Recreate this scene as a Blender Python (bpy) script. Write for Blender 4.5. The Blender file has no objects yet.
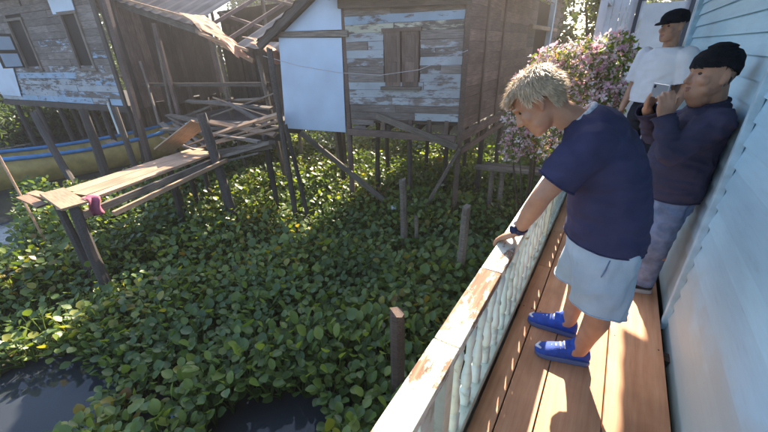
import bpy, bmesh, math, random
import numpy as np
from mathutils import Vector, Matrix, noise

random.seed(7)
RNG = np.random.default_rng(11)
S = bpy.context.scene
COL = S.collection

# ------------------------------------------------------------------ camera
cam_d = bpy.data.cameras.new('camera')
cam_d.sensor_width = 36.0
cam_d.lens = 36.0 * 343.968 / 768.0
cam_d.clip_start = 0.02
cam_d.clip_end = 3000.0
cam = bpy.data.objects.new('camera', cam_d)
COL.objects.link(cam)
cam.matrix_world = Matrix(((0.84027908, -0.21504324, 0.49768211, 0.0),
                           (0.54150666, 0.37774456, -0.75105232, 0.0),
                           (-0.02648799, 0.90059172, 0.4338582, 1.55),
                           (0, 0, 0, 1)))
S.camera = cam

# ------------------------------------------------------------------ light
SUN = Vector((-0.35, 1.40, 1.0)).normalized()
world = bpy.data.worlds.new('World')
S.world = world
world.use_nodes = True
wn = world.node_tree
bg = wn.nodes['Background']
sky = wn.nodes.new('ShaderNodeTexSky')
sky.sky_type = 'NISHITA'
sky.sun_disc = False
sky.sun_elevation = math.asin(SUN.z)
sky.sun_rotation = math.atan2(SUN.x, SUN.y)
sky.air_density = 1.0
sky.dust_density = 1.2
wn.links.new(sky.outputs[0], bg.inputs[0])
bg.inputs[1].default_value = 0.115
sun_d = bpy.data.lights.new('sun', 'SUN')
sun_d.energy = 5.0
sun_d.angle = math.radians(0.55)
sun_d.color = (1.0, 0.85, 0.66)
sun = bpy.data.objects.new('sun', sun_d)
COL.objects.link(sun)
sun.rotation_euler = SUN.to_track_quat('Z', 'Y').to_euler()
S.view_settings.view_transform = 'Standard'
S.view_settings.look = 'None'
S.view_settings.gamma = 1.0
S.view_settings.use_curve_mapping = False
S.view_settings.exposure = 2.0

# ------------------------------------------------------------------ helpers
WM = {}          # world matrix of every object that can be a parent


def link(o, parent=None, mw=None):
    mw = mw.copy() if mw is not None else Matrix.Identity(4)
    COL.objects.link(o)
    WM[o] = mw
    if parent is not None:
        o.parent = parent
        o.matrix_basis = WM[parent].inverted() @ mw
    else:
        o.matrix_basis = mw
    return o


def tag(o, label=None, cat=None, group=None, kind=None):
    if label: o['label'] = label
    if cat: o['category'] = cat
    if group: o['group'] = group
    if kind: o['kind'] = kind
    return o


def thing(name, loc, label, cat, group=None):
    o = bpy.data.objects.new(name, None)
    o.empty_display_size = 0.1
    link(o, None, Matrix.Translation(loc))
    return tag(o, label, cat, group)


def mesh_obj(name, me, mat, parent=None, mw=None, smooth=False):
    o = bpy.data.objects.new(name, me)
    if mat is not None:
        me.materials.clear()
        for m in (mat if isinstance(mat, (list, tuple)) else [mat]):
            me.materials.append(m)
    if smooth:
        me.polygons.foreach_set('use_smooth', [True] * len(me.polygons))
    return link(o, parent, mw)


def new_mesh(name, v, f):
    me = bpy.data.meshes.new(name)
    me.from_pydata([tuple(p) for p in v], [], f)
    me.update()
    return me


def box_vf(lx, ly, lz, jit=0.0, seg=1):
    """box centred on the origin, length along X in `seg` pieces"""
    v, f = [], []
    for i in range(seg + 1):
        x = -lx / 2 + lx * i / seg
        for sy, sz in ((-1, -1), (1, -1), (1, 1), (-1, 1)):
            v.append((x + random.uniform(-jit, jit) * (2.5 if i in (0, seg) else 0),
                      sy * ly / 2 + random.uniform(-jit, jit), sz * lz / 2 + random.uniform(-jit, jit)))
    for i in range(seg):
        a, b = i * 4, i * 4 + 4
        for k in range(4):
            k2 = (k + 1) % 4
            f.append((a + k, a + k2, b + k2, b + k))
    f.append((3, 2, 1, 0))
    e = seg * 4
    f.append((e, e + 1, e + 2, e + 3))
    return v, f


def frame_matrix(p0, p1, up=(0, 0, 1), roll=0.0):
    p0, p1 = Vector(p0), Vector(p1)
    x = (p1 - p0).normalized()
    u = Vector(up)
    if abs(x.dot(u)) > 0.98: u = Vector((0, 1, 0))
    y = u.cross(x).normalized()
    z = x.cross(y)
    m = Matrix((x, y, z)).transposed().to_4x4()
    if roll: m = m @ Matrix.Rotation(roll, 4, 'X')
    m.translation = (p0 + p1) / 2
    return m, (p1 - p0).length


def plank(name, p0, p1, w, t, mat, parent=None, up=(0, 0, 1), roll=0.0, col=None, jit=0.002, bevel=0.0, seg=1):
    """board from p0 to p1; w across (local Y), t thick (local Z, along `up`)"""
    m, L = frame_matrix(p0, p1, up, roll)
    v, f = box_vf(L, w, t, jit, seg)
    o = mesh_obj(name, new_mesh(name, v, f), mat, parent, m)
    if col is not None: o.color = col
    if bevel:
        b = o.modifiers.new('bevel', 'BEVEL'); b.width = bevel; b.segments = 2; b.limit_method = 'NONE'
    return o


def tube_vf(pts, rad, n=8, wob=0.0):
    v, f = [], []
    pts = [Vector(p) for p in pts]
    for i, p in enumerate(pts):
        d = (pts[min(i + 1, len(pts) - 1)] - pts[max(i - 1, 0)]).normalized()
        a = d.cross(Vector((0.3, 1, 0.1))).normalized()
        b = d.cross(a)
        for k in range(n):
            t = 2 * math.pi * k / n
            r = rad[i] * (1 + random.uniform(-wob, wob))
            v.append(p + (a * math.cos(t) + b * math.sin(t)) * r)
    for i in range(len(pts) - 1):
        for k in range(n):
            k2 = (k + 1) % n
            f.append((i * n + k, i * n + k2, i * n + n + k2, i * n + n + k))
    f.append(tuple(reversed(range(n))))
    f.append(tuple(range((len(pts) - 1) * n, len(pts) * n)))
    return v, f


def pole(name, p0, p1, r, mat, parent=None, n=8, wob=0.07, seg=6, bend=0.02, smooth=False):
    """weathered round or squared post with uneven girth"""
    p0, p1 = Vector(p0), Vector(p1)
    off = Vector((random.uniform(-1, 1), random.uniform(-1, 1), 0)) * bend
    pts = [p0.lerp(p1, i / seg) + off * math.sin(math.pi * i / seg) for i in range(seg + 1)]
    pts = [p - p0 for p in pts]
    v, f = tube_vf(pts, [r * (1.06 - 0.12 * i / seg) for i in range(seg + 1)], n, wob)
    for q in v[-n:]: q.z += random.uniform(-.5, .5) * r
    return mesh_obj(name, new_mesh(name, v, f), mat, parent, Matrix.Translation(p0), smooth)


# ------------------------------------------------------------------ materials
def mat_new(name):
    m = bpy.data.materials.new(name)
    m.use_nodes = True
    nt = m.node_tree
    b = nt.nodes['Principled BSDF']
    return m, nt, b


def N(nt, t, **kw):
    n = nt.nodes.new(t)
    for k, v in kw.items():
        if k in n.inputs.keys() if isinstance(k, str) else False:
            n.inputs[k].default_value = v
        else:
            setattr(n, k, v)
    return n


def ramp(nt, src, stops):
    r = nt.nodes.new('ShaderNodeValToRGB')
    e = r.color_ramp.elements
    while len(e) > 1: e.remove(e[-1])
    e[0].position = stops[0][0]; e[0].color = (*stops[0][1], 1) if len(stops[0][1]) == 3 else stops[0][1]
    for p, c in stops[1:]:
        k = e.new(p); k.color = (*c, 1) if len(c) == 3 else c
    nt.links.new(src, r.inputs[0])
    return r


def grain_coords(nt, sc):
    tc = nt.nodes.new('ShaderNodeTexCoord')
    oi = nt.nodes.new('ShaderNodeObjectInfo')
    add = nt.nodes.new('ShaderNodeVectorMath'); add.operation = 'MULTIPLY_ADD'
    nt.links.new(oi.outputs['Random'], add.inputs[0])
    add.inputs[1].default_value = (37, 19, 53)
    nt.links.new(tc.outputs['Object'], add.inputs[2])
    mp = nt.nodes.new('ShaderNodeMapping')
    mp.inputs['Scale'].default_value = sc
    nt.links.new(add.outputs[0], mp.inputs[0])
    return mp, oi, add


def mixc(nt, fac, a, b, mode='MIX'):
    m = nt.nodes.new('ShaderNodeMix'); m.data_type = 'RGBA'; m.blend_type = mode
    for sock, v in ((m.inputs[0], fac), (m.inputs[6], a), (m.inputs[7], b)):
        if isinstance(v, (int, float)): sock.default_value = v
        elif isinstance(v, tuple): sock.default_value = (*v, 1) if len(v) == 3 else v
        else: nt.links.new(v, sock)
    return m.outputs[2]


def bump(nt, b, h, strength=0.3, dist=0.01):
    n = nt.nodes.new('ShaderNodeBump')
    n.inputs['Strength'].default_value = strength
    n.inputs['Distance'].default_value = dist
    nt.links.new(h, n.inputs['Height'])
    nt.links.new(n.outputs[0], b.inputs['Normal'])


def wood(name, c0, c1, c2, rough=0.8, grain=(1.5, 28, 28), painted=False, var=0.35, bs=0.5):
    """grained timber; with painted=True the object's own colour is flaking paint over it (alpha = how much is left)"""
    m, nt, b = mat_new(name)
    mp, oi, add = grain_coords(nt, grain)
    n1 = N(nt, 'ShaderNodeTexNoise'); n1.inputs['Scale'].default_value = 3.0; n1.inputs['Detail'].default_value = 6
    n1.inputs['Roughness'].default_value = 0.65
    nt.links.new(mp.outputs[0], n1.inputs['Vector'])
    r = ramp(nt, n1.outputs['Fac'], [(0.28, c0), (0.5, c1), (0.72, c2)])
    n2 = N(nt, 'ShaderNodeTexNoise'); n2.inputs['Scale'].default_value = 2.2; n2.inputs['Detail'].default_value = 4
    nt.links.new(add.outputs[0], n2.inputs['Vector'])
    st = ramp(nt, n2.outputs['Fac'], [(0.3, (0.55, 0.53, 0.5)), (0.65, (1.1, 1.08, 1.05))])
    c = mixc(nt, 0.8, r.outputs[0], st.outputs[0], 'MULTIPLY')
    vr = ramp(nt, oi.outputs['Random'], [(0.0, (1 - var,) * 3), (1.0, (1 + var * 0.7,) * 3)])
    c = mixc(nt, 1.0, c, vr.outputs[0], 'MULTIPLY')
    if painted:
        n3 = N(nt, 'ShaderNodeTexNoise'); n3.inputs['Scale'].default_value = 5.0; n3.inputs['Detail'].default_value = 8
        n3.inputs['Roughness'].default_value = 0.7
        mp2 = nt.nodes.new('ShaderNodeMapping'); mp2.inputs['Scale'].default_value = (0.6, 2.2, 2.2)
        nt.links.new(add.outputs[0], mp2.inputs[0]); nt.links.new(mp2.outputs[0], n3.inputs['Vector'])
        sub = nt.nodes.new('ShaderNodeMath'); sub.operation = 'ADD'
        nt.links.new(n3.outputs['Fac'], sub.inputs[0]); nt.links.new(oi.outputs['Alpha'], sub.inputs[1])
        fr = ramp(nt, sub.outputs[0], [(0.92, (0, 0, 0)), (1.02, (1, 1, 1))])
        pc = mixc(nt, 0.5, oi.outputs['Color'], st.outputs[0], 'MULTIPLY')
        c = mixc(nt, fr.outputs[0], c, pc)
    nt.links.new(c, b.inputs['Base Color'])
    b.inputs['Roughness'].default_value = rough
    bump(nt, b, n1.outputs['Fac'], bs, 0.006)
    return m


def flat(name, c, rough=0.6, var=0.12, scale=8.0, spec=0.4, bumps=0.0, metal=0.0, bscale=40):
    m, nt, b = mat_new(name)
    tc = nt.nodes.new('ShaderNodeTexCoord')
    n1 = N(nt, 'ShaderNodeTexNoise'); n1.inputs['Scale'].default_value = scale; n1.inputs['Detail'].default_value = 5
    nt.links.new(tc.outputs['Object'], n1.inputs['Vector'])
    r = ramp(nt, n1.outputs['Fac'], [(0.3, tuple(x * (1 - var) for x in c)), (0.7, tuple(min(1, x * (1 + var)) for x in c))])
    nt.links.new(r.outputs[0], b.inputs['Base Color'])
    b.inputs['Roughness'].default_value = rough
    b.inputs['Metallic'].default_value = metal
    b.inputs['Specular IOR Level'].default_value = spec
    if bumps:
        n2 = N(nt, 'ShaderNodeTexNoise'); n2.inputs['Scale'].default_value = bscale; n2.inputs['Detail'].default_value = 4
        nt.links.new(tc.outputs['Object'], n2.inputs['Vector'])
        bump(nt, b, n2.outputs['Fac'], bumps, 0.01)
    return m


def skin_mat(name, c):
    m, nt, b = mat_new(name)
    tc = nt.nodes.new('ShaderNodeTexCoord')
    n1 = N(nt, 'ShaderNodeTexNoise'); n1.inputs['Scale'].default_value = 14; n1.inputs['Detail'].default_value = 6
    nt.links.new(tc.outputs['Object'], n1.inputs['Vector'])
    r = ramp(nt, n1.outputs['Fac'], [(0.3, (c[0] * .85, c[1] * .78, c[2] * .75)), (0.7, (c[0] * 1.1, c[1] * 1.08, c[2] * 1.05))])
    nt.links.new(r.outputs[0], b.inputs['Base Color'])
    b.inputs['Roughness'].default_value = 0.5
    b.inputs['Subsurface Weight'].default_value = 0.12
    b.inputs['Subsurface Radius'].default_value = (0.012, 0.005, 0.003)
    n2 = N(nt, 'ShaderNodeTexNoise'); n2.inputs['Scale'].default_value = 160
    nt.links.new(tc.outputs['Object'], n2.inputs['Vector'])
    bump(nt, b, n2.outputs['Fac'], 0.12, 0.003)
    return m


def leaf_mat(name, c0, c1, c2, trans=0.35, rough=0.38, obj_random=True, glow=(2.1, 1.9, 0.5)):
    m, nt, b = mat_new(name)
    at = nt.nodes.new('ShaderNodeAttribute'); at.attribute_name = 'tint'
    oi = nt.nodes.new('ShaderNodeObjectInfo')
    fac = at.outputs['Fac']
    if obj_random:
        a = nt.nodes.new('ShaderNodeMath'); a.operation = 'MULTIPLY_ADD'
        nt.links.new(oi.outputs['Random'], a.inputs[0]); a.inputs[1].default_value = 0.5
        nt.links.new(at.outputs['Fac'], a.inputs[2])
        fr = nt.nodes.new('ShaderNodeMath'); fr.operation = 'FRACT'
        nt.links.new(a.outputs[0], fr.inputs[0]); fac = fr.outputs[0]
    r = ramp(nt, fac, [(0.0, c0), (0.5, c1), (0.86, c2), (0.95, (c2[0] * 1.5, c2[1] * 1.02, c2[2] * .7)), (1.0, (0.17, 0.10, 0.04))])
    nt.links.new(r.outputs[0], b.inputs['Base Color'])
    b.inputs['Roughness'].default_value = rough
    t = nt.nodes.new('ShaderNodeBsdfTranslucent')
    br = mixc(nt, 1.0, r.outputs[0], glow, 'MULTIPLY')
    nt.links.new(br, t.inputs[0])
    mx = nt.nodes.new('ShaderNodeMixShader'); mx.inputs[0].default_value = trans
    out = nt.nodes['Material Output']
    nt.links.new(b.outputs[0], mx.inputs[1]); nt.links.new(t.outputs[0], mx.inputs[2])
    nt.links.new(mx.outputs[0], out.inputs['Surface'])
    return m


def water_mat():
    m, nt, b = mat_new('river_water')
    b.inputs['Base Color'].default_value = (0.030, 0.036, 0.044, 1)
    b.inputs['Roughness'].default_value = 0.06
    b.inputs['IOR'].default_value = 1.33
    tc = nt.nodes.new('ShaderNodeTexCoord')
    n1 = N(nt, 'ShaderNodeTexNoise'); n1.inputs['Scale'].default_value = 3.0; n1.inputs['Detail'].default_value = 4
    nt.links.new(tc.outputs['Object'], n1.inputs['Vector'])
    bump(nt, b, n1.outputs['Fac'], 0.18, 0.03)
    return m


def rail_mat():
    """cream paint worn through to brown wood on the walked-on and leant-on top"""
    m, nt, b = mat_new('chipped_cream_paint')
    mp, oi, add = grain_coords(nt, (1, 1, 1))
    n1 = N(nt, 'ShaderNodeTexNoise'); n1.inputs['Scale'].default_value = 7; n1.inputs['Detail'].default_value = 9
    n1.inputs['Roughness'].default_value = 0.72
    mp1 = nt.nodes.new('ShaderNodeMapping'); mp1.inputs['Scale'].default_value = (0.5, 1.3, 1.3)
    nt.links.new(add.outputs[0], mp1.inputs[0]); nt.links.new(mp1.outputs[0], n1.inputs['Vector'])
    ad = nt.nodes.new('ShaderNodeMath'); ad.operation = 'ADD'
    nt.links.new(n1.outputs['Fac'], ad.inputs[0]); nt.links.new(oi.outputs['Alpha'], ad.inputs[1])
    mask = ramp(nt, ad.outputs[0], [(0.88, (0, 0, 0)), (0.93, (1, 1, 1))])
    n2 = N(nt, 'ShaderNodeTexNoise'); n2.inputs['Scale'].default_value = 3.5; n2.inputs['Detail'].default_value = 7
    mp2 = nt.nodes.new('ShaderNodeMapping'); mp2.inputs['Scale'].default_value = (1.5, 20, 20)
    nt.links.new(add.outputs[0], mp2.inputs[0]); nt.links.new(mp2.outputs[0], n2.inputs['Vector'])
    wd = ramp(nt, n2.outputs['Fac'], [(0.3, (0.13, 0.065, 0.04)), (0.55, (0.27, 0.15, 0.09)), (0.75, (0.40, 0.27, 0.18))])
    n3 = N(nt, 'ShaderNodeTexNoise'); n3.inputs['Scale'].default_value = 16; n3.inputs['Detail'].default_value = 6
    nt.links.new(add.outputs[0], n3.inputs['Vector'])
    pt = ramp(nt, n3.outputs['Fac'], [(0.30, (0.34, 0.34, 0.27)), (0.42, (0.60, 0.61, 0.54)), (0.7, (0.70, 0.71, 0.64))])
    pc = mixc(nt, 1.0, pt.outputs[0], oi.outputs['Color'], 'MULTIPLY')
    c = mixc(nt, mask.outputs[0], wd.outputs[0], pc)
    nt.links.new(c, b.inputs['Base Color'])
    rr = ramp(nt, mask.outputs[0], [(0, (0.85,) * 3), (1, (0.45,) * 3)])
    nt.links.new(rr.outputs[0], b.inputs['Roughness'])
    bump(nt, b, mask.outputs[0], 0.35, 0.004)
    return m


def blue_wall_mat():
    m, nt, b = mat_new('pale_blue_house_paint')
    mp, oi, add = grain_coords(nt, (1.2, 9, 9))
    n1 = N(nt, 'ShaderNodeTexNoise'); n1.inputs['Scale'].default_value = 4; n1.inputs['Detail'].default_value = 8
    n1.inputs['Roughness'].default_value = 0.7
    nt.links.new(mp.outputs[0], n1.inputs['Vector'])
    c = ramp(nt, n1.outputs['Fac'], [(0.22, (0.36, 0.54, 0.63)), (0.40, (0.44, 0.67, 0.80)), (0.7, (0.49, 0.74, 0.87))])
    n2 = N(nt, 'ShaderNodeTexNoise'); n2.inputs['Scale'].default_value = 26; n2.inputs['Detail'].default_value = 4
    nt.links.new(add.outputs[0], n2.inputs['Vector'])
    ch = ramp(nt, n2.outputs['Fac'], [(0.215, (1, 1, 1)), (0.25, (0, 0, 0))])
    c2 = mixc(nt, ch.outputs[0], c.outputs[0], (0.10, 0.09, 0.08))
    vr = ramp(nt, oi.outputs['Random'], [(0, (0.9, 0.9, 0.91)), (1, (1.05, 1.05, 1.04))])
    c3 = mixc(nt, 1.0, c2, vr.outputs[0], 'MULTIPLY')
    # the lowest boards are splashed and greyer
    geo = nt.nodes.new('ShaderNodeNewGeometry'); sx = nt.nodes.new('ShaderNodeSeparateXYZ')
    nt.links.new(geo.outputs['Position'], sx.inputs[0])
    n4 = N(nt, 'ShaderNodeTexNoise'); n4.inputs['Scale'].default_value = 3.0; n4.inputs['Detail'].default_value = 6
    nt.links.new(geo.outputs['Position'], n4.inputs['Vector'])
    ad = nt.nodes.new('ShaderNodeMath'); ad.operation = 'MULTIPLY_ADD'
    nt.links.new(n4.outputs['Fac'], ad.inputs[0]); ad.inputs[1].default_value = -0.7; nt.links.new(sx.outputs['Z'], ad.inputs[2])
    dm = ramp(nt, ad.outputs[0], [(0.0, (0.55,) * 3), (0.16, (0, 0, 0))])
    c4 = mixc(nt, dm.outputs[0], c3, (0.42, 0.44, 0.38))
    nt.links.new(c4, b.inputs['Base Color'])
    b.inputs['Roughness'].default_value = 0.55
    bump(nt, b, n1.outputs['Fac'], 0.25, 0.004)
    return m


M_GREY = wood('weathered_grey_wood', (0.075, 0.060, 0.050), (0.17, 0.14, 0.118), (0.29, 0.25, 0.21))
M_DARK = wood('dark_old_wood', (0.028, 0.022, 0.020), (0.060, 0.050, 0.045), (0.11, 0.095, 0.085))
M_BROWN = wood('brown_old_wood', (0.07, 0.045, 0.038), (0.15, 0.10, 0.085), (0.24, 0.17, 0.145))
M_TAN = wood('tan_and_sunlit_wood', (0.22, 0.13, 0.08), (0.40, 0.255, 0.165), (0.54, 0.37, 0.25))  # tan wood, also the sunlit tone in the plank heap
M_SIDING = wood('flaking_painted_siding', (0.075, 0.062, 0.058), (0.17, 0.145, 0.135), (0.29, 0.25, 0.235), painted=True)
M_DECK = wood('red_brown_deck_wood', (0.54, 0.25, 0.13), (0.66, 0.335, 0.185), (0.73, 0.42, 0.255), rough=0.62, grain=(0.8, 12, 12), var=0.15, bs=0.3)
M_RAIL = rail_mat()
M_BLUEW = blue_wall_mat()
M_BLUETRIM = flat('blue_trim_paint', (0.42, 0.60, 0.70), 0.5, 0.2, 12, bumps=0.2)
M_WHITEP = wood('white_house_paint_on_boards', (0.3, 0.29, 0.27), (0.4, 0.38, 0.36), (0.5, 0.48, 0.46), painted=True)
M_PANEL = flat('pale_blue_sheet', (0.46, 0.55, 0.68), 0.4, 0.10, 2.2, bumps=0.05, bscale=6)
M_TIN = flat('rusty_tin_roof', (0.085, 0.075, 0.07), 0.55, 0.5, 3.0, bumps=0.1)
M_RUST = flat('rusted_sheet', (0.42, 0.18, 0.10), 0.7, 0.45, 6.0, bumps=0.3)
M_GLASS = flat('dark_window_glass', (0.015, 0.018, 0.022), 0.12, 0.2, 2)
M_INSIDE = flat('interior_shade', (0.02, 0.018, 0.017), 0.9, 0.3, 3)  # near-black colour stands in for shade behind walls and openings
M_WATER = water_mat()
M_LEAF = leaf_mat('hyacinth_leaf', (0.045, 0.085, 0.032), (0.088, 0.150, 0.045), (0.165, 0.225, 0.058), 0.38, 0.38)
M_UNDERLAYER = flat('dark_underlayer', (0.030, 0.034, 0.018), 0.85, 0.6, 9.0, bumps=0.8, bscale=14)  # dark colour of the layer added to block reflections between leaves
M_TREELEAF = leaf_mat('tree_leaf', (0.030, 0.055, 0.018), (0.055, 0.095, 0.028), (0.10, 0.15, 0.04), 0.3, 0.5, False)
M_BUSHLEAF = leaf_mat('bush_leaf', (0.06, 0.10, 0.028), (0.11, 0.17, 0.045), (0.19, 0.25, 0.07), 0.4, 0.5, False)
M_FLOWER = leaf_mat('bougainvillea_bract', (0.66, 0.24, 0.36), (0.82, 0.57, 0.61), (0.88, 0.84, 0.80), 0.35, 0.6, False, (0.95, 0.9, 1.0))
M_BARK = wood('bark', (0.05, 0.04, 0.03), (0.11, 0.085, 0.065), (0.18, 0.145, 0.115), bs=0.9)

# ------------------------------------------------------------------ setting: water
def disc_sheet(name, r, z, mat):
    v = [(0, 0, z)] + [(math.cos(i * math.pi / 32) * r, math.sin(i * math.pi / 32) * r, z) for i in range(64)]
    f = [(0, 1 + i, 1 + (i + 1) % 64) for i in range(64)]
    return mesh_obj(name, new_mesh(name, v, f), mat)


WZ = -1.25
tag(disc_sheet('water', 400.0, WZ, M_WATER), kind='structure')

# far bank, a low mud bank behind the huts
v, f = [], []
nx, ny = 60, 14
for j in range(ny):
    for i in range(nx):
        x = -60 + 100 * i / (nx - 1); y = 9.0 + 60 * (j / (ny - 1)) ** 1.6
        e = min(1.0, (y - 9.0) / 6.0)
        z = WZ - 0.25 + 1.0 * e + 0.18 * noise.noise(Vector((x * .4, y * .4, 0)))
        v.append((x, y, z))
for j in range(ny - 1):
    for i in range(nx - 1):
        a = j * nx + i; f.append((a, a + 1, a + nx + 1, a + nx))
M_BANK = flat('bank_mud', (0.07, 0.065, 0.04), 0.9, 0.4, 1.5, bumps=0.5, bscale=6)
tag(mesh_obj('river_bank', new_mesh('river_bank', v, f), M_BANK, smooth=True), kind='structure')

# ------------------------------------------------------------------ walkway deck
deck = tag(thing('walkway', (0.13, 2.0, -0.03), None, None), kind='structure')
DX = [(-0.250, -0.154), (-0.148, -0.003), (0.003, 0.253), (0.259, 0.515)]
DJ = [[-2.2, 0.35, 2.55, 5.2, 7.6], [-2.2, 1.95, 4.4, 7.6], [-2.2, 3.1, 7.6], [-2.2, 2.75, 5.5, 7.6]]
for (x0, x1), js in zip(DX, DJ):
    for a, b in zip(js[:-1], js[1:]):
        dz = random.uniform(-0.002, 0.001)
        plank('deck_plank', ((x0 + x1) / 2, a + 0.003, -0.016 + dz), ((x0 + x1) / 2, b - 0.003, -0.016 + dz), x1 - x0, 0.032, M_DECK, deck, jit=0.0006, bevel=0.003, seg=6)
for y in (-1.6, -0.4, 0.8, 2.0, 3.2, 4.4, 5.6, 6.8):
    plank('joist', (-0.36, y, -0.085), (0.56, y, -0.085), 0.07, 0.10, M_BROWN, deck)
for x in (-0.20, 0.46):
    plank('girder', (x, -2.2, -0.21), (x, 7.6, -0.21), 0.08, 0.14, M_BROWN, deck)
for y in (-0.4, 2.0, 4.4, 6.8):
    for x in (-0.20, 0.46):
        pole('pile', (x, y + 0.09, -1.6), (x, y + 0.09, -0.20), 0.06, M_GREY, deck)

# nail heads where the boards cross the joists
v, f = [], []
for (x0, x1) in DX:
    for y in (-0.4, 0.8, 2.0, 3.2, 4.4, 5.6):
        for x in (x0 + .022, x1 - .022):
            o = len(v); xx, yy = x + random.uniform(-.004, .004), y + random.uniform(-.012, .012)
            v += [(xx + .0045 * math.cos(k * 1.0472), yy + .0045 * math.sin(k * 1.0472), zz) for zz in (-.004, .0016) for k in range(6)]
            f += [tuple(o + 6 + k for k in range(6))] + [(o + k, o + (k + 1) % 6, o + 6 + (k + 1) % 6, o + 6 + k) for k in range(6)]
nl = mesh_obj('nails', new_mesh('nails', v, f), flat('rusty_nail', (0.08, 0.045, 0.03), .6, .3), deck)
nl['kind'] = 'stuff'

# ------------------------------------------------------------------ railing
RAILC = (1, 1, 1)
rail = thing('railing', (-0.30, 2.0, -0.03), 'cream painted wooden railing with turned balusters along the walkway', 'railing')
RX0, RX1, RZ = -0.346, -0.255, 0.68
cuts = [-1.6, 0.80, 1.28, 2.9, 4.9, 7.4]
worn = [0.46, 0.40, 0.46, 0.44, 0.46]
for a, b, w in zip(cuts[:-1], cuts[1:], worn):
    plank('top_rail', ((RX0 + RX1) / 2, a + 0.0025, RZ - 0.02), ((RX0 + RX1) / 2, b - 0.0025, RZ - 0.02 + random.uniform(-.002, .002)), RX1 - RX0, 0.04, M_RAIL, rail, jit=0.001, bevel=0.004, seg=4, col=(1.0, 0.99, 0.95, w))
for a, b in ((-1.6, 0.74), (0.805, 2.9), (2.95, 4.9), (4.95, 7.4)):
    plank('under_rail', (-0.300, a, RZ - 0.061), (-0.300, b, RZ - 0.061), 0.05, 0.038, M_RAIL, rail, jit=0.0008, bevel=0.003, col=(0.95, 0.99, 0.95, 0.55))
    plank('bottom_rail', (-0.295, a, 0.052), (-0.295, b, 0.052), 0.072, 0.055, M_RAIL, rail, jit=0.0008, bevel=0.004, col=(0.86, 0.95, 0.90, 0.53))
plank('edge_board', (-0.294, -2.2, -0.09), (-0.294, 7.5, -0.09), 0.05, 0.20, M_RAIL, rail, col=(0.8, 0.86, 0.82, 0.40))
# turned baluster (lathe) shared by all
prof = [(0.000, .023), (.090, .023), (.095, .017), (.105, .015), (.118, .020), (.135, .0225), (.165, .022), (.215, .016), (.255, .0125), (.270, .0175), (.282, .0175),
        (.296, .0125), (.340, .0135), (.395, .0185), (.430, .0205), (.448, .0165), (.456, .014), (.464, .0185), (.478, .0185), (.484, .021), (.540, .021)]
v, f = [], []
nb = 10
prof = [(z, r * (1.0 if z <= .09 or z >= .484 else 1.10)) for z, r in prof]
for z, r in prof:
    sq = z <= .09 or z >= .484
    for k in range(nb):
        t = 2 * math.pi * k / nb
        rr = r
        if sq:
            c_, s_ = abs(math.cos(t)), abs(math.sin(t)); rr = r * min(1.28, 1 / max(c_, s_))
        v.append((rr * math.cos(t), rr * math.sin(t), z))
for i in range(len(prof) - 1):
    for k in range(nb):
        f.append((i * nb + k, i * nb + (k + 1) % nb, i * nb + nb + (k + 1) % nb, i * nb + nb + k))
bal_me = new_mesh('baluster', v, f)
bal_me.materials.append(M_RAIL)
bal_me.polygons.foreach_set('use_smooth', [True] * len(bal_me.polygons))
y = 0.93
while y < 7.3:
    if abs(y - 2.925) > .06 and abs(y - 4.925) > .06:
        o = bpy.data.objects.new('baluster', bal_me)
        o.color = (random.uniform(.84, .92), random.uniform(.98, 1.06), random.uniform(1.04, 1.14), random.uniform(.55, .62))
        link(o, rail, Matrix.Translation((-0.297, y, 0.0795)) @ Matrix.Rotation(random.uniform(-.1, .1), 4, 'Z'))
    y += 0.14
# square newel posts and the flat boarded bay nearest the camera
for y in (0.772, 2.925, 4.925, 7.42):
    plank('newel_post', (-0.297, y, -0.6), (-0.297, y, RZ - 0.041), 0.062, 0.062, M_RAIL, rail, up=(1, 0, 0), jit=0.001, bevel=0.004, col=(0.92, 0.93, 0.84, 0.54))
for y in (0.10, 0.30, 0.50, 0.66):
    plank('infill_board', (-0.300, y, 0.0805), (-0.300, y, RZ - 0.0805), 0.02, 0.14 if y < .6 else .10, M_RAIL, rail, up=(0, 1, 0), jit=0.001, bevel=0.002, col=(0.80, 0.90, 0.92, 0.56))

# ------------------------------------------------------------------ pale blue house on the right
bh = thing('blue_house', (0.8, 1.8, -0.1), 'pale blue clapboard house wall along the walkway', 'house')
pitch = 0.1075
def clap(y0, y1, zoff, n):
    for k in range(n):
        z = -0.08 + zoff + pitch * k
        plank('clapboard', (0.562, y0 + .002, z + pitch / 2), (0.562, y1 - .002, z + pitch / 2), 0.012, pitch + 0.010, M_BLUEW, bh,
              up=(0.17, 0, 1), jit=0.0008, seg=4)
clap(-1.6, 2.296, 0.0, 24)
clap(2.304, 5.50, 0.055, 23)
plank('wall_core', (0.605, -1.6, 1.2), (0.605, 5.49, 1.2), 0.06, 2.5, M_BLUETRIM, bh)
plank('batten', (0.541, 2.30, -0.06), (0.541, 2.30, 2.5), 0.044, 0.034, M_BLUETRIM, bh, up=(1, 0, 0), bevel=0.003)
plank('corner_trim', (0.545, 5.55, -0.3), (0.545, 5.55, 2.6), 0.10, 0.07, M_BLUETRIM, bh, up=(1, 0, 0), bevel=0.004)
plank('sill_beam', (0.63, -1.6, -0.20), (0.63, 5.5, -0.20), 0.10, 0.16, M_DARK, bh)
plank('end_wall', (0.66, 5.52, 1.2), (4.5, 5.52, 1.2), 0.05, 2.7, M_BLUETRIM, bh)
for y in (-1.0, 1.4, 3.8):
    pole('pile', (0.66, y, -1.6), (0.66, y, -0.25), 0.06, M_GREY, bh)
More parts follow.
